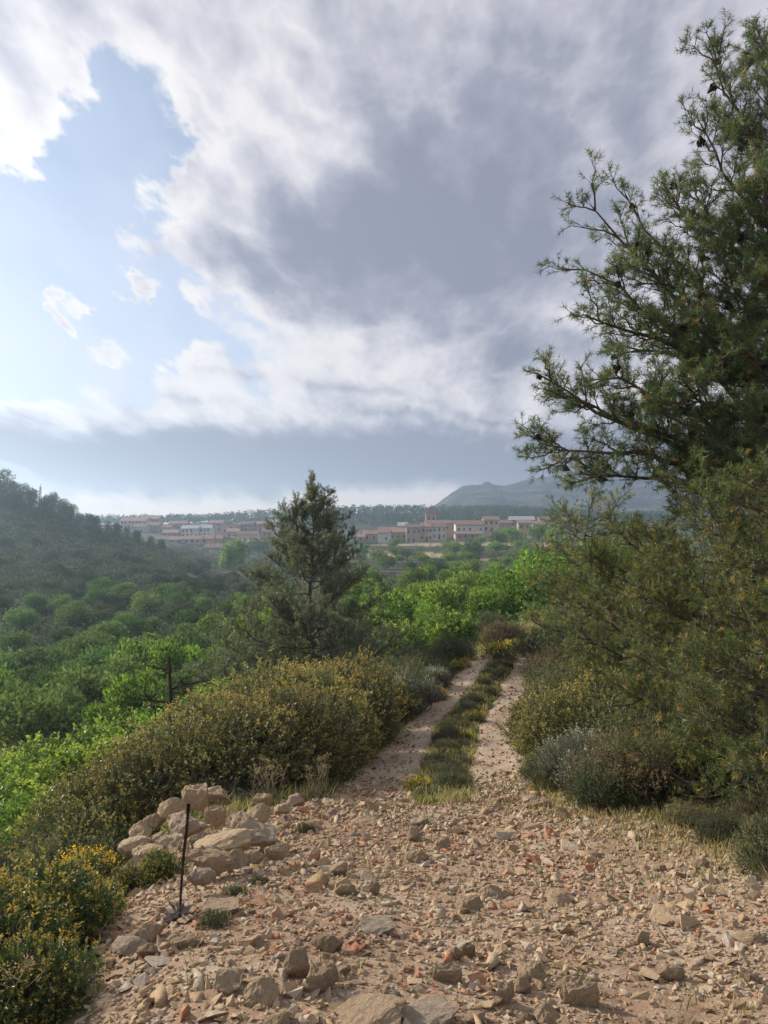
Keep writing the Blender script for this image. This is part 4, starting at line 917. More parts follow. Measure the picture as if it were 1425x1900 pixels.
rr = np.random.default_rng(909)
def scatter(n, px0, px1, d0, d1, mind, test=None, r=rr, power=1.0):
    pts = []
    tries = 0
    while len(pts) < n and tries < n * 40:
        tries += 1; px = r.uniform(px0, px1); d = math.exp(r.uniform(math.log(d0), math.log(d1))); x = (px - HX) / F * d
        if test and not test(px, d): continue
        if any((x - a) ** 2 + (d - b) ** 2 < (mind * (.5 + d / 80)) ** 2 for a, b, _ in pts): continue
        pts.append((x, d, px))
    return pts
def where(v, cuts, words): return words[int(np.searchsorted(cuts, v))]
def lab_valley(px, d, s, br):
    return where(s, [.8, 1.05], ['small ', 'middling ', 'large ']) + ('fresh green' if br else 'dull green') + ' valley tree, ' + where(d, [40, 58, 85], ['lowest row', 'second row up', 'third row up', 'top row']) + ', ' + where(px, [60, 170, 290, 410], ['at the picture edge', 'below the mast', 'left of the dead tree', 'below the white old houses', 'beside the lone pine'])
def lab_hill(px, d, s): return where(s, [1.1, 1.5], ['small ', 'middling ', 'big ']) + 'grey green hillside shrub, ' + where(d, [120, 160, 200], ['at its foot', 'low on it', 'halfway up', 'near the crest']) + ', ' + where(px, [40, 130, 230, 340], ['at the picture edge', 'under the mast', 'below the crest end', 'under the pinkish building', 'below the bottom houses'])
def lab_green(px, d, s): return where(s, [.8, 1.05], ['small ', 'middling ', 'tall ']) + 'green tree past the bend, ' + where(d, [55, 80, 105], ['front row', 'second row', 'third row', 'back row']) + ', ' + where(px, [740, 850, 960, 1060], ['next to the lone pine', 'under the church tower', 'below the long white house', 'under the grey roof', 'behind the slim pine'])
def lab_orch(px, d, s, g): return where(s, [.95, 1.25], ['small ', 'middling ', 'large ']) + ('fresh green' if g else 'dull green') + ' orchard tree, ' + where(d, [200, 250, 295], ['lowest terrace', 'second terrace', 'upper terrace', 'terrace under the houses']) + ', ' + where(px, [680, 780, 880, 980, 1080], ['around the lone pine', 'below the low white house', 'below the church tower', 'below the long white house', 'below the grey roofed house', 'behind the bank pines'])
for k, (x, d, px) in enumerate(scatter(120, -60, 560, 28, 120, 1.5, lambda px, d: px < 560 and d > 24 + (px / 560) * 4 and not (px > 430 and d < 28))):
    z = h1(x, d); s = rr.uniform(.55, 1.15) * (1 + d / 260); br = rr.uniform() < (.30 if d < 75 and px > 120 else .08)
    plant('valley_tree', (BT if br else VT)[k % 4], (x, d, z - .15), rr.uniform(0, 6.28), s * (.85 if br else 1), lab_valley(px, d, s, br), 'tree', 'trees in the valley bottom', ('crown', 'trunk'))
for k, (x, d, px) in enumerate(scatter(150, -60, 470, 95, 240, 1.3, lambda px, d: px < 520 - (d - 95) * 1.4 + 40)):
    s = rr.uniform(.8, 1.9); plant('hillside_shrub', SH[k % 3], (x, d, h1(x, d) - .2), rr.uniform(0, 6.28), s, lab_hill(px, d, s), 'shrub', 'shrubs on the shaded hillside', ('foliage', 'stems'))
for k, (x, d, px) in enumerate(scatter(120, 640, 1180, 38, 135, 1.3, lambda px, d: not (px < 700 and d < 60))):
    s = rr.uniform(.6, 1.05) * (1 + d / 300)
    plant('green_tree', BT[k % 4], (x, d, h1(x, d) - .2), rr.uniform(0, 6.28), (s * 1.15, s * 1.15, s), lab_green(px, d, s), 'tree', 'green trees beyond the track bend', ('crown', 'trunk'))
for k, (x, d, px) in enumerate(scatter(66, 540, 1240, 165, 335, 1.6, lambda px, d: True)):
    s = rr.uniform(.7, 1.5); g = rr.uniform() < .35
    plant('orchard_tree', (GT[k % 2] if g else OT[k % 3]), (x, d, h1(x, d) - .2), rr.uniform(0, 6.28), (s * 1.1, s * 1.1, s * .9), lab_orch(px, d, s, g), 'tree', 'orchard trees on the village terraces', ('crown', 'trunk'))
for k, (px, d, s, lab, pr) in enumerate([(440, 235, 3.4, 'tall pale poplar like tree between the valley and the old houses', BT[0]), (425, 215, 2.6, 'lower pale green tree beside the poplar like tree', BT[2]), (878, 232, 2.0, 'round dark tree standing alone on the terraces', OT[1]), (950, 300, 2.6, 'large green tree against the cream house', GT[0]), (925, 285, 2.0, 'green tree before the long white house', OT[0]),
        (1000, 290, 2.4, 'dark tree cluster below the houses nearest the mountain', OT[2]), (1030, 280, 2.2, 'green tree beside the dark cluster below the houses', GT[1]), (845, 262, 1.5, 'round tree under the porch roof house', GT[1]), (480, 330, 2.6, 'dark tree below the red roofed house', OT[1])]):
    plant('terrace_tree', pr, G(px, d, .3), k, s, lab, 'tree', 'trees near the village', ('crown', 'trunk'))
# pines along the left ridge
for k, (px, d, s) in enumerate([(-40, 236, 1.3), (-12, 238, 1.2), (8, 233, 1.5), (28, 238, 1.1), (45, 236, 1.15), (58, 240, 1.0), (88, 237, 1.0), (100, 235, 1.2), (117, 238, 1.05), (128, 236, .8), (20, 226, 1.2), (60, 224, 1.2), (95, 222, 1.1), (135, 226, 1.0), (150, 236, .7), (165, 230, .8), (180, 234, .7), (200, 236, .7), (218, 233, .75), (235, 236, .7), (252, 232, .7), (120, 214, 1.1), (80, 210, 1.1), (35, 212, 1.1), (0, 214, 1.2), (175, 216, .9), (215, 220, .8), (255, 222, .75), (280, 230, .65), (300, 226, .65), (-30, 220, 1.3)]):
    plant('ridge_pine', FP[k % 3], G(px, d, .3), k * 1.7, s, where(s, [.85, 1.15], ['small', 'middling', 'tall']) + ' dark pine ' + ('on' if d > 227 else 'just below') + ' the hill crest, ' + where(px, [0, 40, 72, 110, 160, 230], ['cut by the picture edge', 'near the picture edge', 'left of the mast', 'right of the mast', 'where the crest starts to drop', 'on the falling crest', 'lowest on the crest']), 'pine tree', 'pines on the hill crest', ('crown', 'trunk'))

# scrub cover of the hillside and valley floor: nobody could count it
def scrub_cover(name, mat, n, px0, px1, d0, d1, size, q, leaf, label, seed, test=None):
    r = np.random.default_rng(seed); C = Tris()
    px = r.uniform(px0, px1, n); d = np.exp(r.uniform(math.log(d0), math.log(d1), n)); x = (px - HX) / F * d
    keep = fbm2(x, d, 14, 3, seed) > .36
    if test is not None: keep &= test(px, d)
    x, d = x[keep], d[keep]; n = len(x); z = h(x, d)
    s = size * r.uniform(.5, 1.4, n) * (1 + d / 300); i = np.repeat(np.arange(n), q); dr = rand_dirs(n * q, r); dr[:, 2] = np.abs(dr[:, 2])
    P_ = np.stack([x[i], d[i], z[i]], 1) + dr * (s[i] * r.uniform(.5, 1.05, n * q))[:, None] * np.array([[1, 1, .85]])
    t = np.clip(r.uniform(0, .75, n)[i] + r.normal(size=n * q) * .12, 0, 1)
    leaves(C, P_, unit(dr + rand_dirs(n * q, r) * .9), leaf * (1 + d[i] / 200) * r.uniform(.6, 1.3, n * q), leaf * .6 * (1 + d[i] / 200), t, r)
    return tag(link(name, C.mesh(name, M[mat])), label, kind='stuff')
scrub_cover('undergrowth', 'scrub', 5200, -80, 560, 30, 370, .9, 18, .28, 'low scrub covering the hillside across the valley', 51, lambda px, d: (px < 560 - (d - 60) * .9) | (d < 130) | (px > 270))
scrub_cover('undergrowth', 'scrub', 3600, -120, 330, 115, 250, .85, 12, .32, 'scrub and low trees on the upper hillside', 55)
scrub_cover('undergrowth', 'valley', 2000, 520, 1300, 34, 340, .6, 20, .22, 'low green cover between the trees below the village', 52)
scrub_cover('undergrowth', 'dark', 1200, -100, 760, 10, 46, .34, 30, .08, 'low dark undergrowth on the slope beside the track', 53, lambda px, d: (px - HX) / F * d < np.interp(d, [10, 14.7, 18, 21, 34, 46], [-1.2, -.4, .6, 1.4, 3, 3]))
scrub_cover('undergrowth', 'brown', 800, 1000, 1500, 8, 34, .3, 60, .06, 'low brown undergrowth on the pine bank', 54, lambda px, d: (px - HX) / F * d > np.interp(d, [8, 10, 14.7, 18, 21, 34], [2.0, 2.2, 3.0, 4.0, 5.0, 9]))
scrub_cover('undergrowth', 'dark', 1500, -1300, 130, 2.2, 13, .2, 34, .05, 'low dark undergrowth on the bank below the corner bushes', 56, lambda px, d: (px - HX) / F * d < np.interp(d, [2, 4.5, 7, 13], [-1.7, -2.3, -2.6, -3]))
# far pine woods on the skyline
def woods(n, seed):
    r = np.random.default_rng(seed); C = Tris()
    px = r.uniform(100, 1500, n); d = r.uniform(470, 720, n); x = (px - HX) / F * d
    keep = (fbm2(x, d, 70, 3, 31) > .36) | (d > 540); keep &= ~((px < 560) & (d < 540)) & ~((px > 640) & (d < 470))
    x, d = x[keep], d[keep]; n = len(x); z = h(x, d); q = 19; H = r.uniform(4, 7.5, n)
    i = np.repeat(np.arange(n), q); u = r.uniform(.25, 1, n * q); dr = rand_dirs(n * q, r) * np.array([[1, 1, .4]])
    P_ = np.stack([x[i], d[i], z[i] + H[i] * u], 1) + dr * (1.7 * np.sqrt(1.12 - u))[:, None]
    leaves(C, P_, unit(dr + np.array([[0, 0, .6]])), 1.5, .95, np.clip(r.uniform(0, .6, n)[i] + r.normal(size=n * q) * .12, 0, 1), r)
    return tag(link('woods', C.mesh('woods', M['forest'])), 'dark pine woods along the skyline behind the village', kind='stuff')
woods(3000, 61)

# ---------------------------------------------------------------- terrace walls
M['drystone'] = plain_mat('dry_stone', (.20, .155, .11), (.36, .29, .21), .9, .95, .1, .15, 'pos')
def terrace_wall(px0, px1, d, hh, label):
    n = max(6, int(abs(px1 - px0) / 8)); px = np.linspace(px0, px1, n); dd = d + (fbm2(px, px * 0, 60, 2, int(d)) - .5) * 10; x = (px - HX) / F * dd; z = h(x, dd)
    zt = z + hh + (fbm2(px, px * 0 + 5, 25, 2, 4) - .5) * .5
    V = np.concatenate([np.stack([x, dd, z - .8], 1), np.stack([x, dd + .06, zt], 1), np.stack([x, dd + .7, zt], 1), np.stack([x, dd + .76, z - .8], 1)])
    i = np.arange(n - 1)[:, None]; qs = [i + np.array([[a * n, a * n + 1, b * n + 1, b * n]]) for a, b in ((0, 1), (1, 2), (2, 3))]
    ends = np.array([[0, n, 2 * n, 3 * n], [n - 1, 4 * n - 1, 3 * n - 1, 2 * n - 1]])
    tag(link('terrace_wall', mesh_np('terrace_wall', V, qs + [ends], [M['drystone']])), label, 'stone wall', 'terrace walls below the village')
for a in [(735, 870, 208, 1.5, 'longest dry stone terrace wall, in the middle below the village'), (690, 790, 172, 1.2, 'lowest dry stone terrace wall near the lone pine'), (880, 985, 232, 1.4, 'dry stone terrace wall below the dark tree cluster'), (820, 880, 262, 1.6, 'short dry stone terrace wall right of the round dark tree'), (900, 1010, 196, 1.3, 'dry stone terrace wall near the mountain side'), (760, 850, 285, 1.2, 'upper dry stone terrace wall under the cream houses'), (690, 745, 300, 1.2, 'dry stone terrace wall under the white low house')]:
    terrace_wall(*a)

# ---------------------------------------------------------------- the village
WALLC = {'brown': (.30, .22, .165), 'pink': (.42, .30, .245), 'white': (.58, .55, .51), 'cream': (.56, .46, .32), 'orange': (.48, .31, .20), 'grey': (.36, .31, .27), 'stone': (.36, .285, .205)}
for k, c in WALLC.items(): M['w_' + k] = plain_mat('render_' + k, tuple(v * .86 for v in c), c, .35, .95, .15, 0, 'pos')
M['tile'] = plain_mat('roof_tile', (.16, .10, .078), (.25, .16, .125), .8, .9, .15, 0, 'pos', objvar=.25)
M['tile_red'] = plain_mat('red_roof_tile', (.27, .13, .105), (.35, .19, .15), .8, .9, .15, 0, 'pos')
M['tile_grey'] = plain_mat('grey_roof', (.24, .24, .25), (.36, .36, .38), .8, .6, .3, 0, 'pos')
M['pane'] = plain_mat('dark_window', (.02, .022, .025), (.04, .042, .045), 2, .25, .5)
M['wood_door'] = plain_mat('wood_door', (.10, .055, .03), (.16, .09, .05), 4, .7)
def box_mesh(name, boxes, mat, slant=None):
    V, Q = [], []; n = 0
    for x0, x1, y0, y1, z0, z1 in boxes:
        V += [(x0, y0, z0), (x1, y0, z0), (x1, y1, z0), (x0, y1, z0), (x0, y0, z1), (x1, y0, z1), (x1, y1, z1), (x0, y1, z1)]
        Q += [[n + a for a in f] for f in ((0, 3, 2, 1), (4, 5, 6, 7), (0, 1, 5, 4), (1, 2, 6, 5), (2, 3, 7, 6), (3, 0, 4, 7))]; n += 8
    return mesh_np(name, V, [np.array(Q)], [mat])
WIN = box_mesh('window', [(-.45, .45, -.05, .03, 0, 1.25)], M['pane']); SIL = box_mesh('sill', [(-.6, .6, -.16, .02, -.14, 0)], M['w_grey'])
DOOR = box_mesh('door', [(-.55, .55, -.06, .03, 0, 2.1)], M['wood_door']); CHIM = box_mesh('chimney', [(-.3, .3, -.3, .3, -.6, 1.1), (-.4, .4, -.4, .4, 1.1, 1.25)], M['w_stone'])
BALC = box_mesh('balcony', [(-1.1, 1.1, -.95, -.01, -.15, 0), (-1.1, 1.1, -.95, -.9, .0, .9), (-1.1, -1.05, -.9, -.01, .0, .9), (1.05, 1.1, -.9, -.01, .0, .9)], M['w_grey'])
rv = np.random.default_rng(808)
def house(px0, px1, py_e, py_b, d, wall, label, roof='tile', gable='x', dp=None, yaw=None, nwin=None, pitch=.36, name='house'):
    py_e -= 1.3
    x0, x1 = (px0 - HX) / F * d, (px1 - HX) / F * d; w = x1 - x0; cx = (x0 + x1) / 2; zb = top(py_b, d); hh = top(py_e, d) - zb; dp = dp or rv.uniform(7, 10)
    e = bpy.data.objects.new(name, None); COL.objects.link(e); e.location = (cx, d, zb); e.rotation_euler = (0, 0, rv.uniform(-.14, .14) if yaw is None else yaw)
    tag(e, label, 'house', 'houses of the village')
    a = w / 2; rise = (dp / 2 if gable == 'x' else a) * pitch; o = .45; t = .22
    if gable == 'x':     # ridge runs along the front
        V = [(-a, 0, -5), (a, 0, -5), (a, dp, -5), (-a, dp, -5), (-a, 0, hh), (a, 0, hh), (a, dp, hh), (-a, dp, hh), (-a, dp / 2, hh + rise), (a, dp / 2, hh + rise)]
        Q = np.array([[0, 1, 5, 4], [2, 3, 7, 6]]); T = [[1, 2, 6], [1, 6, 9], [1, 9, 5], [3, 0, 4], [3, 4, 8], [3, 8, 7]]
        s = rise / (dp / 2); R = [(-a - o, -o, hh - o * s), (a + o, -o, hh - o * s), (a + o, dp / 2, hh + rise), (-a - o, dp / 2, hh + rise), (a + o, dp + o, hh - o * s), (-a - o, dp + o, hh - o * s)]
        RQ = [[0, 1, 2, 3], [3, 2, 4, 5]]
    else:
        V = [(-a, 0, -5), (a, 0, -5), (a, dp, -5), (-a, dp, -5), (-a, 0, hh), (a, 0, hh), (a, dp, hh), (-a, dp, hh), (0, 0, hh + rise), (0, dp, hh + rise)]
        Q = np.array([[1, 2, 6, 5], [3, 0, 4, 7]]); T = [[0, 1, 5], [0, 5, 8], [0, 8, 4], [2, 3, 7], [2, 7, 9], [2, 9, 6]]
        s = rise / a; R = [(-a - o, -o, hh - o * s), (0, -o, hh + rise), (0, dp + o, hh + rise), (-a - o, dp + o, hh - o * s), (a + o, -o, hh - o * s), (a + o, dp + o, hh - o * s)]
        RQ = [[0, 1, 2, 3], [1, 4, 5, 2]]
    link('wall', mesh_np('house_wall', V, [Q, np.array(T)], [M['w_' + wall]]), e)
    n = len(R); RV = [(x, y, z + t) for x, y, z in R] + [(x, y, z + .02) for x, y, z in R]
    edges = {}
    for f in RQ:
        for p, q in zip(f, f[1:] + f[:1]): edges[(p, q)] = edges.get((p, q), 0) + 1
    F_ = [list(f) for f in RQ] + [[n + v for v in f[::-1]] for f in RQ] + [[q, p, p + n, q + n] for p, q in edges if (q, p) not in edges]
    rf = link('roof', mesh_np('house_roof', RV, [np.array(F_)], [M[roof]]), e)
    if rv.uniform() < .6: link('chimney', CHIM, rf, (rv.uniform(-.6, .6) * a, dp * .55 if gable == 'x' else dp * .4, hh + rise * .75))
    st = max(1, int(round(hh / 3.0))); nw = nwin or max(1, int(round(w / 3.0)))
    for k in range(st):
        zz = hh * (k + .32) / st
        for j in range(nw):
            xx = -a + w * (j + .5) / nw
            if k == 0 and j == nw // 2 and st > 1: link('door', DOOR, e, (xx, 0, 0)); continue
            if rv.uniform() < .12: continue
            wn = link('window', WIN, e, (xx + rv.uniform(-.3, .3), 0, zz + rv.uniform(-.15, .1)), None, (rv.uniform(.75, 1.35), 1, rv.uniform(.8, 1.1) * min(1.0, hh / st / 2.4))); link('sill', SIL, wn)
            if k > 0 and rv.uniform() < .16: link('balcony', BALC, e, (xx, 0, zz - .75))
    return e
U = 375
for a in [  # the upper village near the church
    (664, 676, 998, 1006, 345, 'brown', 'small brown house at the valley end of the church quarter'), (675, 700, 992, 1004, 352, 'pink', 'house with a reddish roof next to the low white house', 'tile_red'), (701, 723, 990, 1006, 348, 'white', 'low white house with one window at the valley end', 'tile', 'x', None, None, 2),
    (701, 741, 985, 1000, 372, 'brown', 'brown roofed house behind the low white house'), (724, 754, 989, 1003, 360, 'stone', 'stone barn between the white house and the balcony house'), (739, 755, 977, 990, 385, 'cream', 'plain cream block beside the balcony house', 'tile_grey'),
    (754, 781, 980, 1008, 352, 'pink', 'tall pinkish house with stacked balconies', 'tile', 'x', 9, 0, 3), (781, 803, 979, 1004, 356, 'cream', 'tall cream house with rows of windows under the church tower', 'tile', 'x', 9, 0, 3), (803, 827, 979, 1000, 356, 'white', 'white house with four windows next to the cream one', 'tile', 'x', 9, 0, 3),
    (790, 848, 972, 986, 384, 'orange', 'long roofed brownish building beside the church tower'), (846, 898, 975, 989, 362, 'white', 'long white house with a row of five windows', 'tile', 'x', 11, 0, 5), (846, 894, 992, 1001, 340, 'brown', 'low brown roofed porch building below the long white house', 'tile', 'x', 6, 0, 4),
    (898, 926, 966, 987, 366, 'cream', 'cream house with dark windows next to the long white one', 'tile', 'x', 9, 0, 3), (926, 950, 972, 985, 392, 'stone', 'stone house hidden behind the large green tree'), (948, 992, 966, 978, 395, 'grey', 'long house with a pale grey roof', 'tile_grey', 'x', 10, 0, 6), (962, 986, 972, 983, 372, 'orange', 'small orange house before the grey roofed one'), (990, 1012, 974, 985, 378, 'grey', 'dark roofed shed by the last houses'), (1001, 1042, 966, 981, 392, 'cream', 'last cream house of the row, nearest the pines', 'tile', 'x', 9, 0, 5), (1042, 1085, 968, 982, 396, 'brown', 'brown house half hidden by the pine'),
    # the old quarter on the slope to the left
    (223, 270, 968, 982, 452, 'pink', 'large pinkish building highest on the left slope', 'tile', 'x', 12, 0, 7), (259, 294, 964, 978, 468, 'brown', 'brown block behind the large pinkish building', 'tile', 'x', 10, 0, 5), (246, 270, 979, 992, 432, 'grey', 'greyish house under the large pinkish building'), (271, 294, 976, 987, 440, 'brown', 'brown house right of the greyish one'), (294, 317, 980, 991, 438, 'stone', 'low stone house among bushes in the old quarter'),
    (314, 345, 973, 985, 455, 'brown', 'brown house high in the old quarter'), (336, 367, 982, 998, 418, 'white', 'brightest white house of the old quarter', 'tile_grey', 'x', 9, 0, 4), (368, 391, 981, 997, 420, 'white', 'white house joined to the brightest white one', 'tile_grey', 'x', 9, 0, 3), (390, 412, 972, 985, 452, 'pink', 'pale house above the white pair'), (412, 443, 976, 990, 438, 'pink', 'gabled pale house in the middle of the old quarter', 'tile', 'y'),
    (443, 468, 974, 989, 445, 'brown', 'brown house right of the gabled pale one'), (467, 499, 974, 987, 450, 'orange', 'orange brown house high in the old quarter'), (501, 522, 970, 980, 460, 'white', 'small white house highest beside the lone pine', 'tile_grey'), (486, 523, 988, 1005, 412, 'brown', 'broad brown roofed house beside the lone pine'), (506, 524, 992, 1008, 404, 'white', 'narrow white house almost touching the lone pine'),
    (273, 311, 1002, 1014, 385, 'brown', 'low brown house at the left end of the bottom row'), (311, 339, 1003, 1019, 380, 'stone', 'stone house second in the bottom row'), (339, 372, 1002, 1019, 378, 'pink', 'house with a bare pale front in the bottom row', 'tile', 'x', 9, 0, 3), (373, 394, 1001, 1019, 380, 'orange', 'orange fronted house in the bottom row'), (394, 410, 1001, 1016, 388, 'cream', 'narrow cream house in the bottom row'), (408, 443, 1004, 1021, 376, 'brown', 'gabled brown house in the bottom row', 'tile', 'y'),
    (441, 477, 993, 1007, 400, 'cream', 'cream house with dark window slots above the poplar like tree', 'tile', 'x', 9, 0, 4), (459, 496, 1010, 1021, 374, 'brown', 'low house with the reddest roof', 'tile_red'), (380, 410, 1018, 1032, 362, 'stone', 'ruined stone house below the bottom row'), (300, 330, 990, 1000, 415, 'brown', 'brown house left of the brightest white one'), (420, 442, 988, 999, 415, 'grey', 'grey house between the white pair and the cream house'), (536, 560, 985, 1000, 400, 'brown', 'brown house behind the lone pine'), (600, 628, 990, 1004, 390, 'pink', 'pinkish house showing through the lone pine')]:
    house(*a)
# church tower
def tower():
    d = 395; x0, x1 = (790 - HX) / F * d, (810 - HX) / F * d; w = x1 - x0; zb = top(985, d); ze = top(955, d) - zb; zt = top(939, d) - zb; a = w / 2
    e = bpy.data.objects.new('church_tower', None); COL.objects.link(e); e.location = ((x0 + x1) / 2, d, zb); tag(e, 'square stone church tower with a pointed roof', 'church tower')
    link('wall', box_mesh('tower_wall', [(-a, a, 0, w, -6, ze)], M['w_stone']), e); link('cornice', box_mesh('tower_cornice', [(-a - .25, a + .25, -.25, w + .25, ze, ze + .35), (-a - .12, a + .12, -.12, w + .12, ze * .52, ze * .52 + .22)], M['w_stone']), e)
    o = a + .35; V = [(-o, -.35, ze + .35), (o, -.35, ze + .35), (o, w + .35, ze + .35), (-o, w + .35, ze + .35), (0, w / 2, zt)]
    link('roof', mesh_np('tower_roof', V, [np.array([[0, 1, 4], [1, 2, 4], [2, 3, 4], [3, 0, 4]]), np.array([[0, 3, 2, 1]])], [M['tile']]), e)
    op = box_mesh('belfry_opening', [(-.45, .45, -.06, .05, 0, 2.0)], M['pane'])
    for xx in (-a * .42, a * .42): link('belfry_opening', op, e, (xx, 0, ze * .64))
tower()
# lattice mast on the hill crest
W = Tris(); H_ = 5.2
for sx, sy in ((-1, -1), (1, -1), (1, 1), (-1, 1)): sticks(W, np.array([[sx * .35, sy * .35, 0.]]), np.array([[sx * .12, sy * .12, H_]]), .07, .05)
for k in range(8):
    z0, z1 = H_ * k / 8, H_ * (k + 1) / 8; c0, c1 = .35 - .23 * k / 8, .35 - .23 * (k + 1) / 8
    for (ax, ay), (bx_, by_) in (((-1, -1), (1, -1)), ((1, -1), (1, 1)), ((1, 1), (-1, 1)), ((-1, 1), (-1, -1))): sticks(W, np.array([[ax * c0, ay * c0, z0]]), np.array([[bx_ * c1, by_ * c1, z1]]), .035, .035)
M['steel'] = plain_mat('galvanised_steel', (.25, .26, .27), (.33, .34, .35), 3, .5, .4)
loc = G(75, 242); loc = (loc[0], loc[1], top(934, 242))
e = plant('lattice_mast', (None, None), loc, 0, 1, 'slender steel lattice mast on the hill crest', 'mast'); link('lattice', W.mesh('lattice', M['steel']), e)
link('antenna', box_mesh('antenna', [(-.5, .5, -.1, .1, H_ - .5, H_ - .3), (-.4, .4, -.08, .08, H_ - 1.1, H_ - .95), (-.05, .05, -.05, .05, H_ - .3, H_ + .9)], M['steel']), e)
link('base', box_mesh('mast_base', [(-.5, .5, -.5, .5, -2.5, .05)], M['steel']), e)

# ---------------------------------------------------------------- stones
def rock_mesh(seed, pts=16, flat=.7, fine=1, long=1.0):
    """an angular block: hull of random points, edges worn, faces roughened; unit size about 1 m across, resting on z = 0"""
    r = np.random.default_rng(seed); bm = bmesh.new()
    for p in rand_dirs(pts, r): bm.verts.new((p[0] * long * r.uniform(.8, 1.05) * .5, p[1] * .5 * r.uniform(.8, 1.05), p[2] * flat * .5 * r.uniform(.75, 1.05)))
    bmesh.ops.convex_hull(bm, input=bm.verts)
    bmesh.ops.delete(bm, geom=[v for v in bm.verts if not v.link_faces], context='VERTS')
    bmesh.ops.dissolve_limit(bm, angle_limit=.32, verts=bm.verts, edges=bm.edges)
    if fine:
        bmesh.ops.bevel(bm, geom=list(bm.edges) + list(bm.verts), offset=.025, segments=1, affect='EDGES', clamp_overlap=True)
        bmesh.ops.triangulate(bm, faces=bm.faces)
        for _ in range(fine): bmesh.ops.subdivide_edges(bm, edges=[e for e in bm.edges if e.calc_length() > .05], cuts=1, use_grid_fill=True)
        bmesh.ops.triangulate(bm, faces=bm.faces)
        bm.normal_update(); co = np.array([v.co for v in bm.verts]); nn = np.array([v.normal for v in bm.verts])
        k = (fbm(co * 3.5 + seed, 4, seed) - .5) * .12 + (fbm(co * 12 + seed, 3, seed + 3) - .5) * .07
        # bedding layers
        k += (np.abs(((co[:, 2] * 9 + fbm(co * 2 + 5, 2, 2) * 2) % 1) - .5) - .25) * .03
        co = co + nn * k[:, None]
        for v, c in zip(bm.verts, co): v.co = c
    bmesh.ops.triangulate(bm, faces=bm.faces)
    z0 = min(v.co.z for v in bm.verts)
    for v in bm.verts: v.co.z -= z0
    me = bpy.data.meshes.new('rock'); bm.to_mesh(me); bm.free(); me.materials.append(M['stone']); return me
BIG = [rock_mesh(500 + k, 18, (.62, .5, .75, .42, .66, .55)[k % 6], 3, (1.25, 1.5, 1.0, 1.4, 1.1, 1.6)[k % 6]) for k in range(12)]
SMALL = [rock_mesh(540 + k, 13, (.75, .55, .85, .45)[k % 4], 1, (1.1, 1.35, 1.0, 1.25)[k % 4]) for k in range(14)]
def place_rock(name, me, px, py, wpx, label, hpx=None, rot=None, sink=.18, tilt=.2, group=None, up=0.0, dmin=1.8):
    x, y, z = hit(px, py, dmin)
    if group == BP and y > 7.3:                          # the heap hangs over the edge of the bank
        y = float(np.interp(py, [1500, 1650], [7.0, 5.0])); x = (px - HX) / F * y; z = h1(x, y) + .04
    w = wpx / F * y
    ext = me.vertices; sx = max(v.co.x for v in ext) - min(v.co.x for v in ext); sz = max(v.co.z for v in ext)
    s = w / sx; szs = s if hpx is None else (hpx / F * y) / sz * 1.1
    o = link(name, me, None, (x, y, z - sink * szs * sz + up), (random.uniform(-tilt, tilt), random.uniform(-tilt, tilt), random.uniform(-.5, .5) if rot is None else rot), (s, s * random.uniform(.75, 1.1), szs))
    return tag(o, label, 'rock', group)
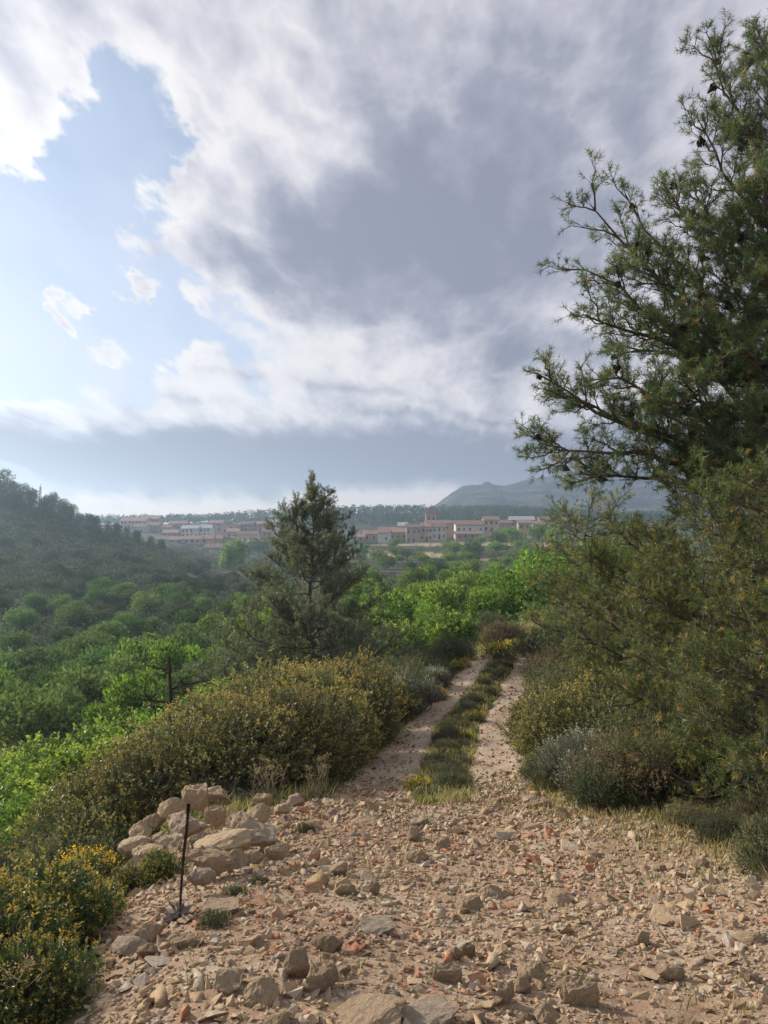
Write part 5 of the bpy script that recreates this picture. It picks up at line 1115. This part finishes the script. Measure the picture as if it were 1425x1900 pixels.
# the boulder heap and the blocks one can tell apart; py is where each rests
BP = 'boulders heaped at the edge of the rubble'
for k, (px, py, w, hp, lab, up) in enumerate([
    (420, 1600, 118, 44, 'longest tan boulder lying across the heap, flat on top', 0), (392, 1632, 105, 46, 'broad tan boulder just below the longest one', 0), (480, 1582, 72, 44, 'tan wedge boulder at the end of the longest one', 0),
    (345, 1575, 84, 46, 'slanting tan slab in the middle of the heap', .05), (318, 1552, 62, 50, 'rounded pinkish boulder high on the heap', .08), (362, 1535, 58, 52, 'upright pale boulder on top of the heap', .1), (392, 1520, 72, 42, 'pale layered block at the top end of the heap', .06), (395, 1548, 46, 44, 'grey pink block under the layered one', 0),
    (338, 1500, 38, 28, 'small block at the crest of the heap', .05), (322, 1602, 66, 44, 'pinkish boulder behind the dark stalk', 0), (262, 1562, 48, 32, 'flat pink stone on the outer edge of the heap', .04), (288, 1556, 42, 30, 'small round stone beside the flat pink one', .04), (250, 1600, 62, 40, 'grey boulder at the outer foot of the heap', 0), (280, 1622, 80, 44, 'broad tan boulder low on the outer side of the heap', 0), (258, 1645, 60, 36, 'reddish boulder behind the small yellow tipped bushes', 0),
    (452, 1560, 64, 46, 'brown block leaning behind the longest boulder', 0), (478, 1545, 52, 44, 'grey tan block among dry grass at the heap top', 0), (372, 1590, 34, 36, 'dark grey block beside the longest boulder', 0), (300, 1585, 40, 26, 'small tan stone wedged in the middle of the heap', .02), (482, 1508, 46, 26, 'squared grey block in the grass above the heap', 0), (548, 1506, 36, 24, 'tan block alone where the track meets the rubble', 0), (525, 1520, 36, 18, 'flat pale stone beside the lone block', 0), (440, 1622, 48, 30, 'grey stone touching the broad tan boulder', 0), (470, 1618, 44, 26, 'yellowish stone at the foot of the heap', 0), (515, 1612, 52, 34, 'tan boulder standing off the heap', 0), (375, 1660, 56, 34, 'angular tan stone right of the dark stalk', 0),
    (412, 1696, 62, 26, 'flat pale slab right of the dark stalk foot', 0), (280, 1745, 52, 34, 'pinkish block at the edge above the corner bush', 0), (240, 1765, 70, 30, 'large flat stone at the edge above the corner bush', 0), (345, 1755, 48, 20, 'flat pink stone below the dark stalk', 0), (275, 1775, 40, 26, 'pink tan stone by the corner bush', 0),
    (592, 1838, 66, 46, 'yellowish angular boulder in the near middle', 0), (548, 1808, 46, 56, 'pointed pale slab behind the yellowish angular boulder', 0), (430, 1838, 56, 42, 'brown angular boulder in the near rubble, left one of a pair', 0), (486, 1858, 62, 38, 'grey brown boulder right of the brown angular one', 0), (612, 1762, 58, 30, 'tan slab lying uphill of the yellowish angular boulder', 0), (690, 1898, 130, 46, 'widest half buried slab at the bottom edge', 0), (724, 1878, 42, 48, 'boulder with a dark grey top at the bottom edge', 0), (795, 1898, 104, 52, 'long slanting slab at the bottom edge', 0), (800, 1906, 54, 22, 'grey squared stone at the bottom edge', 0), (515, 1900, 50, 34, 'pale boulder at the bottom edge, left of the wide slab', 0),
    (1084, 1862, 66, 52, 'peaked tan boulder in the near right rubble', 0), (1052, 1842, 44, 28, 'yellowish stone left of the peaked boulder', 0), (935, 1862, 38, 36, 'yellowish block in the near right rubble', 0), (968, 1840, 30, 32, 'pale grey wedge between the yellowish stones', 0), (985, 1820, 46, 30, 'tan stone behind the pale grey wedge', 0), (1020, 1898, 50, 48, 'upright tan slab at the bottom edge', 0), (975, 1898, 40, 24, 'whitish stone beside the upright slab', 0), (882, 1896, 36, 30, 'whitish rounded stone at the bottom edge', 0), (1244, 1818, 46, 28, 'squared tan block in the near right rubble', 0), (1390, 1820, 34, 24, 'squared brown block at the picture edge', 0), (1270, 1898, 56, 24, 'grey stone at the bottom edge, far right one', 0), (1392, 1746, 54, 20, 'long flat stone at the picture edge', 0), (832, 1822, 54, 34, 'brown tan boulder above the long slanting slab', 0), (845, 1782, 28, 26, 'yellow stone, left one of a pair', 0), (866, 1776, 26, 26, 'yellow stone, right one of a pair', 0),
    (1035, 1674, 50, 20, 'flat pale slab in the middle of the right rubble', 0), (868, 1688, 48, 22, 'flat pale stone with an orange shard on it', 0), (912, 1668, 44, 22, 'pale stone lying in line with the wheel tracks', 0), (697, 1660, 22, 24, 'white stone in the middle of the rubble', 0), (630, 1622, 34, 22, 'tan stone in the upper middle rubble', 0), (640, 1660, 38, 20, 'low tan stone uphill of the white stone', 0), (700, 1730, 60, 26, 'brown tan stone in the centre of the rubble', 0), (1195, 1752, 30, 28, 'grey stone standing out in the right rubble', 0), (1300, 1612, 30, 20, 'tan stone below the low cushion shrub', 0), (1005, 1500, 40, 20, 'pale stone at the end of the inner wheel track', 0), (985, 1492, 36, 16, 'flat stone beside the pale one at the track end', 0), (775, 1535, 40, 16, 'flat stone below the middle grass', 0), (770, 1560, 24, 28, 'upright pale stone below the middle grass', 0), (820, 1575, 30, 20, 'tan stone right of the upright pale one', 0), (678, 1528, 52, 12, 'long flat stone at the near end of the downhill track', 0), (775, 1600, 44, 22, 'tan slab in the rubble below the middle grass', 0)]):
    place_rock('boulder' if w >= 55 else 'rock', BIG[k % 12], px, py, w * (.98 if k < 26 else 1.1), lab, hp * (.9 if k < 26 else (.8 if py > 1880 else 1.05)), None, (.06 if k < 26 else .16) if py < 1880 else .3, .15, BP if k < 26 else 'rocks in the rubble', up + (.05 if k < 26 else 0))
# medium stones one by one
rs = np.random.default_rng(606); cnt = 0
cand = []
while cnt < 228:
    y = rs.uniform(2.35, 8.2) if cnt % 3 else rs.uniform(2.35, 4.6); x = rs.uniform(-2.0, 3.2)
    if rubble_mask(np.array([x]), np.array([y]))[0] < .55: continue
    if abs(x / y * F) > 740: continue
    w = float(np.exp(rs.normal(math.log(.055), .33))) * (.8 + .07 * y); me = SMALL[cnt % 14]; z = h1(x, y)
    far = where(y, [2.8, 3.3, 4.0, 4.9, 6.2], ['at the bottom edge', 'in the nearest rubble', 'in the near rubble', 'in the middle rubble', 'in the upper rubble', 'at the far rubble end'])
    side = where(x / y * F + HX, [330, 560, 790, 1020, 1230], ['by the corner bush', 'below the boulder heap', 'below the downhill track', 'below the inner track', 'below the rosemary', 'at the pine edge'])
    lab = where(w, [.055, .085], ['egg sized', 'fist sized', 'head sized']) + ' stone ' + far + ' ' + side
    o = link('stone', me, None, (x, y, z - .01 - .09 * w), (rs.uniform(-.4, .4), rs.uniform(-.4, .4), rs.uniform(0, 6.28)), (w, w * rs.uniform(.75, 1.1), w * rs.uniform(.6, 1.0)))
    tag(o, lab, 'stone', 'loose stones of the rubble'); cnt += 1
# gravel: everything smaller
def gravel(n, seed, area, sizes, name, label, red=.08, region=None):
    r = np.random.default_rng(seed); protos = []
    for k in range(14):
        bm = bmesh.new()
        for p in rand_dirs(8, r): bm.verts.new((p[0] * .6, p[1] * .5, p[2] * r.uniform(.28, .42)))
        bmesh.ops.convex_hull(bm, input=bm.verts); bmesh.ops.delete(bm, geom=[v for v in bm.verts if not v.link_faces], context='VERTS'); bmesh.ops.triangulate(bm, faces=bm.faces)
        bm.verts.index_update(); protos.append((np.array([v.co for v in bm.verts]), np.array([[v.index for v in f.verts] for f in bm.faces]))); bm.free()
    x0, x1, y0, y1 = area; u = r.uniform(0, 1, n * 3); y = y0 * (y1 / y0) ** u; x = r.uniform(x0, x1, n * 3)
    keep = (region(x, y) > r.uniform(.25, .6, n * 3)) & (np.abs(x / y * F) < 800); patch = fbm2(x, y, .5, 3, seed + 5); keep &= patch + r.uniform(-.3, .3, n * 3) > .42
    x, y = x[keep][:n], y[keep][:n]; n = len(x); z = h(x, y) + .026 * track_mask(x, y)
    s = np.exp(r.normal(math.log(sizes[0]), sizes[1], n)) * (.75 + .09 * y)
    tint = r.uniform(.14, .84, n); tint[r.uniform(size=n) < red] = r.uniform(.88, .94); bri = fbm2(x, y, .9, 2, 77) ; redz = (bri > .55) & (r.uniform(size=n) < red * 3.5); tint[redz] = r.uniform(.88, .945, redz.sum()); w_ = r.uniform(size=n) < .03; tint[w_] = r.uniform(.95, 1, w_.sum())
    C = Tris(); pk = r.integers(0, 14, n)
    for k in range(14):
        V0, F0 = protos[k]; m = np.where(pk == k)[0]; q = rand_dirs(len(m), r); ang = r.uniform(0, 6.28, len(m)); tl = r.uniform(-.45, .45, (len(m), 2)); ca, sa = np.cos(ang), np.sin(ang)
        V = V0[None] * s[m][:, None, None]; X = V[..., 0] * ca[:, None] - V[..., 1] * sa[:, None]; Y = V[..., 0] * sa[:, None] + V[..., 1] * ca[:, None]; Z = V[..., 2] + X * tl[:, :1] + Y * tl[:, 1:]
        VV = np.stack([X + x[m][:, None], Y + y[m][:, None], Z + (z[m] + .10 * s[m])[:, None]], -1).reshape(-1, 3); nv = len(V0)
        C.tris(VV, (F0[None] + (np.arange(len(m)) * nv)[:, None, None]).reshape(-1, 3), np.repeat(tint[m], len(F0)))
    me = C.mesh(name, M['gravel']); sm = np.concatenate([np.full(len(t_), k_ % 4 == 0) for k_, t_ in enumerate(C.T)]); me.polygons.foreach_set('use_smooth', sm)
    return tag(link(name, me), label, kind='stuff')
def spill(x, y): return np.maximum(rubble_mask(x, y), track_mask(x, y) * (1 - sstep(y, 8, 11)) * .65)
gravel(8600, 71, (-2.2, 3.6, 2.2, 12), (.028, .5), 'gravel', 'coarse tan gravel and terracotta shards of the rubble', .05, spill)
gravel(25000, 72, (-2.3, 3.8, 2.2, 12.5), (.0155, .42), 'gravel', 'fine gravel between the stones of the rubble', .06, spill)
gravel(4000, 73, (-1, 6, 7, 26), (.017, .55), 'gravel', 'small stones scattered on the wheel tracks', .04, track_mask)

# ---------------------------------------------------------------- grass
def grass(name, label, pts, hgt, blades, seed, dry=.5, mat='grass', width=.004, spread=.09):
    r = np.random.default_rng(seed); C = Tris(); x, y = pts; n = len(x); z = h(x, y); i = np.repeat(np.arange(n), blades); m = len(i)
    P_ = np.stack([x[i] + r.normal(size=m) * spread, y[i] + r.normal(size=m) * spread, z[i] - .01], 1)
    D = unit(np.stack([r.normal(size=m) * .45, r.normal(size=m) * .45, np.ones(m)], 1)); L = hgt * r.uniform(.45, 1.2, m) * r.uniform(.6, 1.3, n)[i]
    t = np.clip(np.where(r.uniform(size=n)[i] < dry, r.uniform(.55, 1, m), r.uniform(0, .5, m)) + r.normal(size=m) * .05, 0, 1)
    bend = D + r.normal(size=(m, 3)) * .35 * np.array([[1, 1, .2]]); s = unit(np.cross(D, r.normal(size=(m, 3)))); w = width * (1 + y[i] / 8)
    a = P_ - s * w[:, None] * .5; b = P_ + s * w[:, None] * .5; mid = P_ + D * L[:, None] * .6; tipp = mid + unit(bend) * L[:, None] * .45
    V = np.stack([a, b, mid + s * w[:, None] * .4, mid - s * w[:, None] * .4, tipp], 1).reshape(-1, 3); k = np.arange(m)[:, None] * 5
    C.quads(V, k + np.array([[0, 1, 2, 3]]), t); base = C.n - len(V); C.T.append(k + np.array([[3, 2, 4]]) + base); C.tt.append(t)
    return tag(link(name, C.mesh(name, M[mat])), label, kind='stuff')
rg = np.random.default_rng(515)
y = rg.uniform(7.6, 27, 3300) ** 1.0; e0, l1, r0, e1 = tr_edges(y); x = l1 + (r0 - l1) * rg.uniform(.06, .94, len(y))
grass('grass', 'grass and low herbs on the strip between the wheel tracks', (x, y), .12, 7, 81, .5, 'grass', .004, .05)
near = y < 9.4
grass('grass', 'dry straw grass at the near end of the middle strip', (x[near][:70], y[near][:70]), .16, 9, 82, .9)
# herbs of the strip: small cushions one by one
HERB = kind('herb', 'dark', 2, 395, .26, .26, 5, 700, 8, .02, .007, .08, tip=.3, up=.9)
HERB2 = kind('herb', 'brown', 2, 398, .26, .22, 5, 600, 8, .024, .006, .09, tip=.3, up=1.0)
for k in range(70):
    yy = 8.0 + 17 * (k + rg.uniform()) / 70; _, l1_, r0_, _ = [float(v) for v in tr_edges(yy)]; w_ = r0_ - l1_; xx = l1_ + w_ * rg.uniform(.25, .75)
    plant('herb_cushion', (HERB + HERB2)[k % 4], (xx, yy, h1(xx, yy) - .02), rg.uniform(0, 6), rg.uniform(.45, .95), ('brown' if k % 4 > 1 else 'grey green') + ' herb cushion between the tracks, ' + ['at their near end', 'a few steps along', 'just before halfway', 'halfway along', 'past halfway', 'towards the bend', 'at the bend'][min(6, k // 10)] + (', downhill half' if (xx - l1_) / w_ < .5 else ', bank half'), 'plant', 'herb cushions between the wheel tracks')
yb = rg.uniform(6.6, 8.6, 700); xb = rg.uniform(-1.9, -.5, 700); kp = (rubble_mask(xb, yb) < .75) & (track_mask(xb, yb) < .3)
grass('grass', 'dry grass at the foot of the oak bushes', (xb[kp], yb[kp]), .18, 8, 83, .5)
yb = rg.uniform(8.5, 24, 1700); e0, l1, r0, e1 = tr_edges(yb); xb = np.where(rg.uniform(size=1700) < .5, e0 - .06 - rg.exponential(.16, 1700), e1 + .05 + rg.exponential(.18, 1700))
grass('grass', 'dark grass fringe along both sides of the tracks', (xb, yb), .13, 8, 84, .35)
yb = rg.uniform(4.2, 8.5, 1500); xb = np.interp(yb, XR_Y, XR_X) + rg.normal(size=1500) * .35 + .25
grass('grass', 'thin dry grass between rubble and pine bank', (xb, yb), .09, 6, 85, .6)
yb = rg.uniform(2.6, 7.5, 130); xb = rg.uniform(-1.6, 2.2, 130)
grass('grass', 'scattered weeds growing in the rubble', (xb, yb), .07, 10, 86, .4)
yb = rg.uniform(24, 34, 900); xb = rg.uniform(1.5, 10, 900)
grass('grass', 'dry grass on the mound past the track bend', (xb, yb), .35, 10, 87, .75)
for k, (px, py, s, lab) in enumerate([(568, 1545, .42, 'small brown tuft in the red soil at the upper rubble'), (478, 1640, .3, 'small green weed among the stones, near the heap'), (395, 1715, .38, 'low green weed at the foot of the dark stalk'), (440, 1660, .3, 'grey green weed between the pale slabs')]):
    x, y, z = hit(px, py, 2.2); plant('weed', HERB[k % 2] if k else BROWN[0], (x, y, z - .02), k, s * (.75 if k else .3), lab, 'plant')

# ---------------------------------------------------------------- haze: even air round the whole scene
m_, n, out = new_mat('air')
pv = n.node('ShaderNodeVolumePrincipled'); pv.inputs['Color'].default_value = (.62, .80, 1.0, 1); pv.inputs['Density'].default_value = .00058; pv.inputs['Anisotropy'].default_value = .7
n.t.links.new(pv.outputs[0], out.inputs['Volume'])
bm = bmesh.new(); bmesh.ops.create_cube(bm, size=1)
zlo, zhi = float(V_ground_min) - 1, max(float(ZZ.max()), 14) + 1.5
for v in bm.verts: v.co = Vector((v.co.x * 3400, v.co.y * 3400, zlo if v.co.z < 0 else zhi))
me = bpy.data.meshes.new('haze'); bm.to_mesh(me); bm.free(); me.materials.append(m_)
hz = link('haze', me); tag(hz, 'thin blue air over the valley', kind='stuff')

# things that still share a label are told apart by their order from the left
bpy.context.view_layer.update()
same = {}
for o in SC.objects:
    if o.parent is None and 'category' in o: same.setdefault(o['label'], []).append(o)
ORD = ['leftmost', 'second from left', 'third from left', 'fourth from left', 'fifth from left', 'sixth from left', 'seventh from left', 'eighth from left', 'ninth from left', 'tenth from left']
for lab, os_ in same.items():
    if 1 < len(os_) <= 10:
        os_.sort(key=lambda o: o.location.x / max(o.location.y, .1))
        for k, o in enumerate(os_):
            new = lab + ', ' + ('rightmost' if k == len(os_) - 1 else ORD[k])
            if len(new.split()) <= 16: o['label'] = new
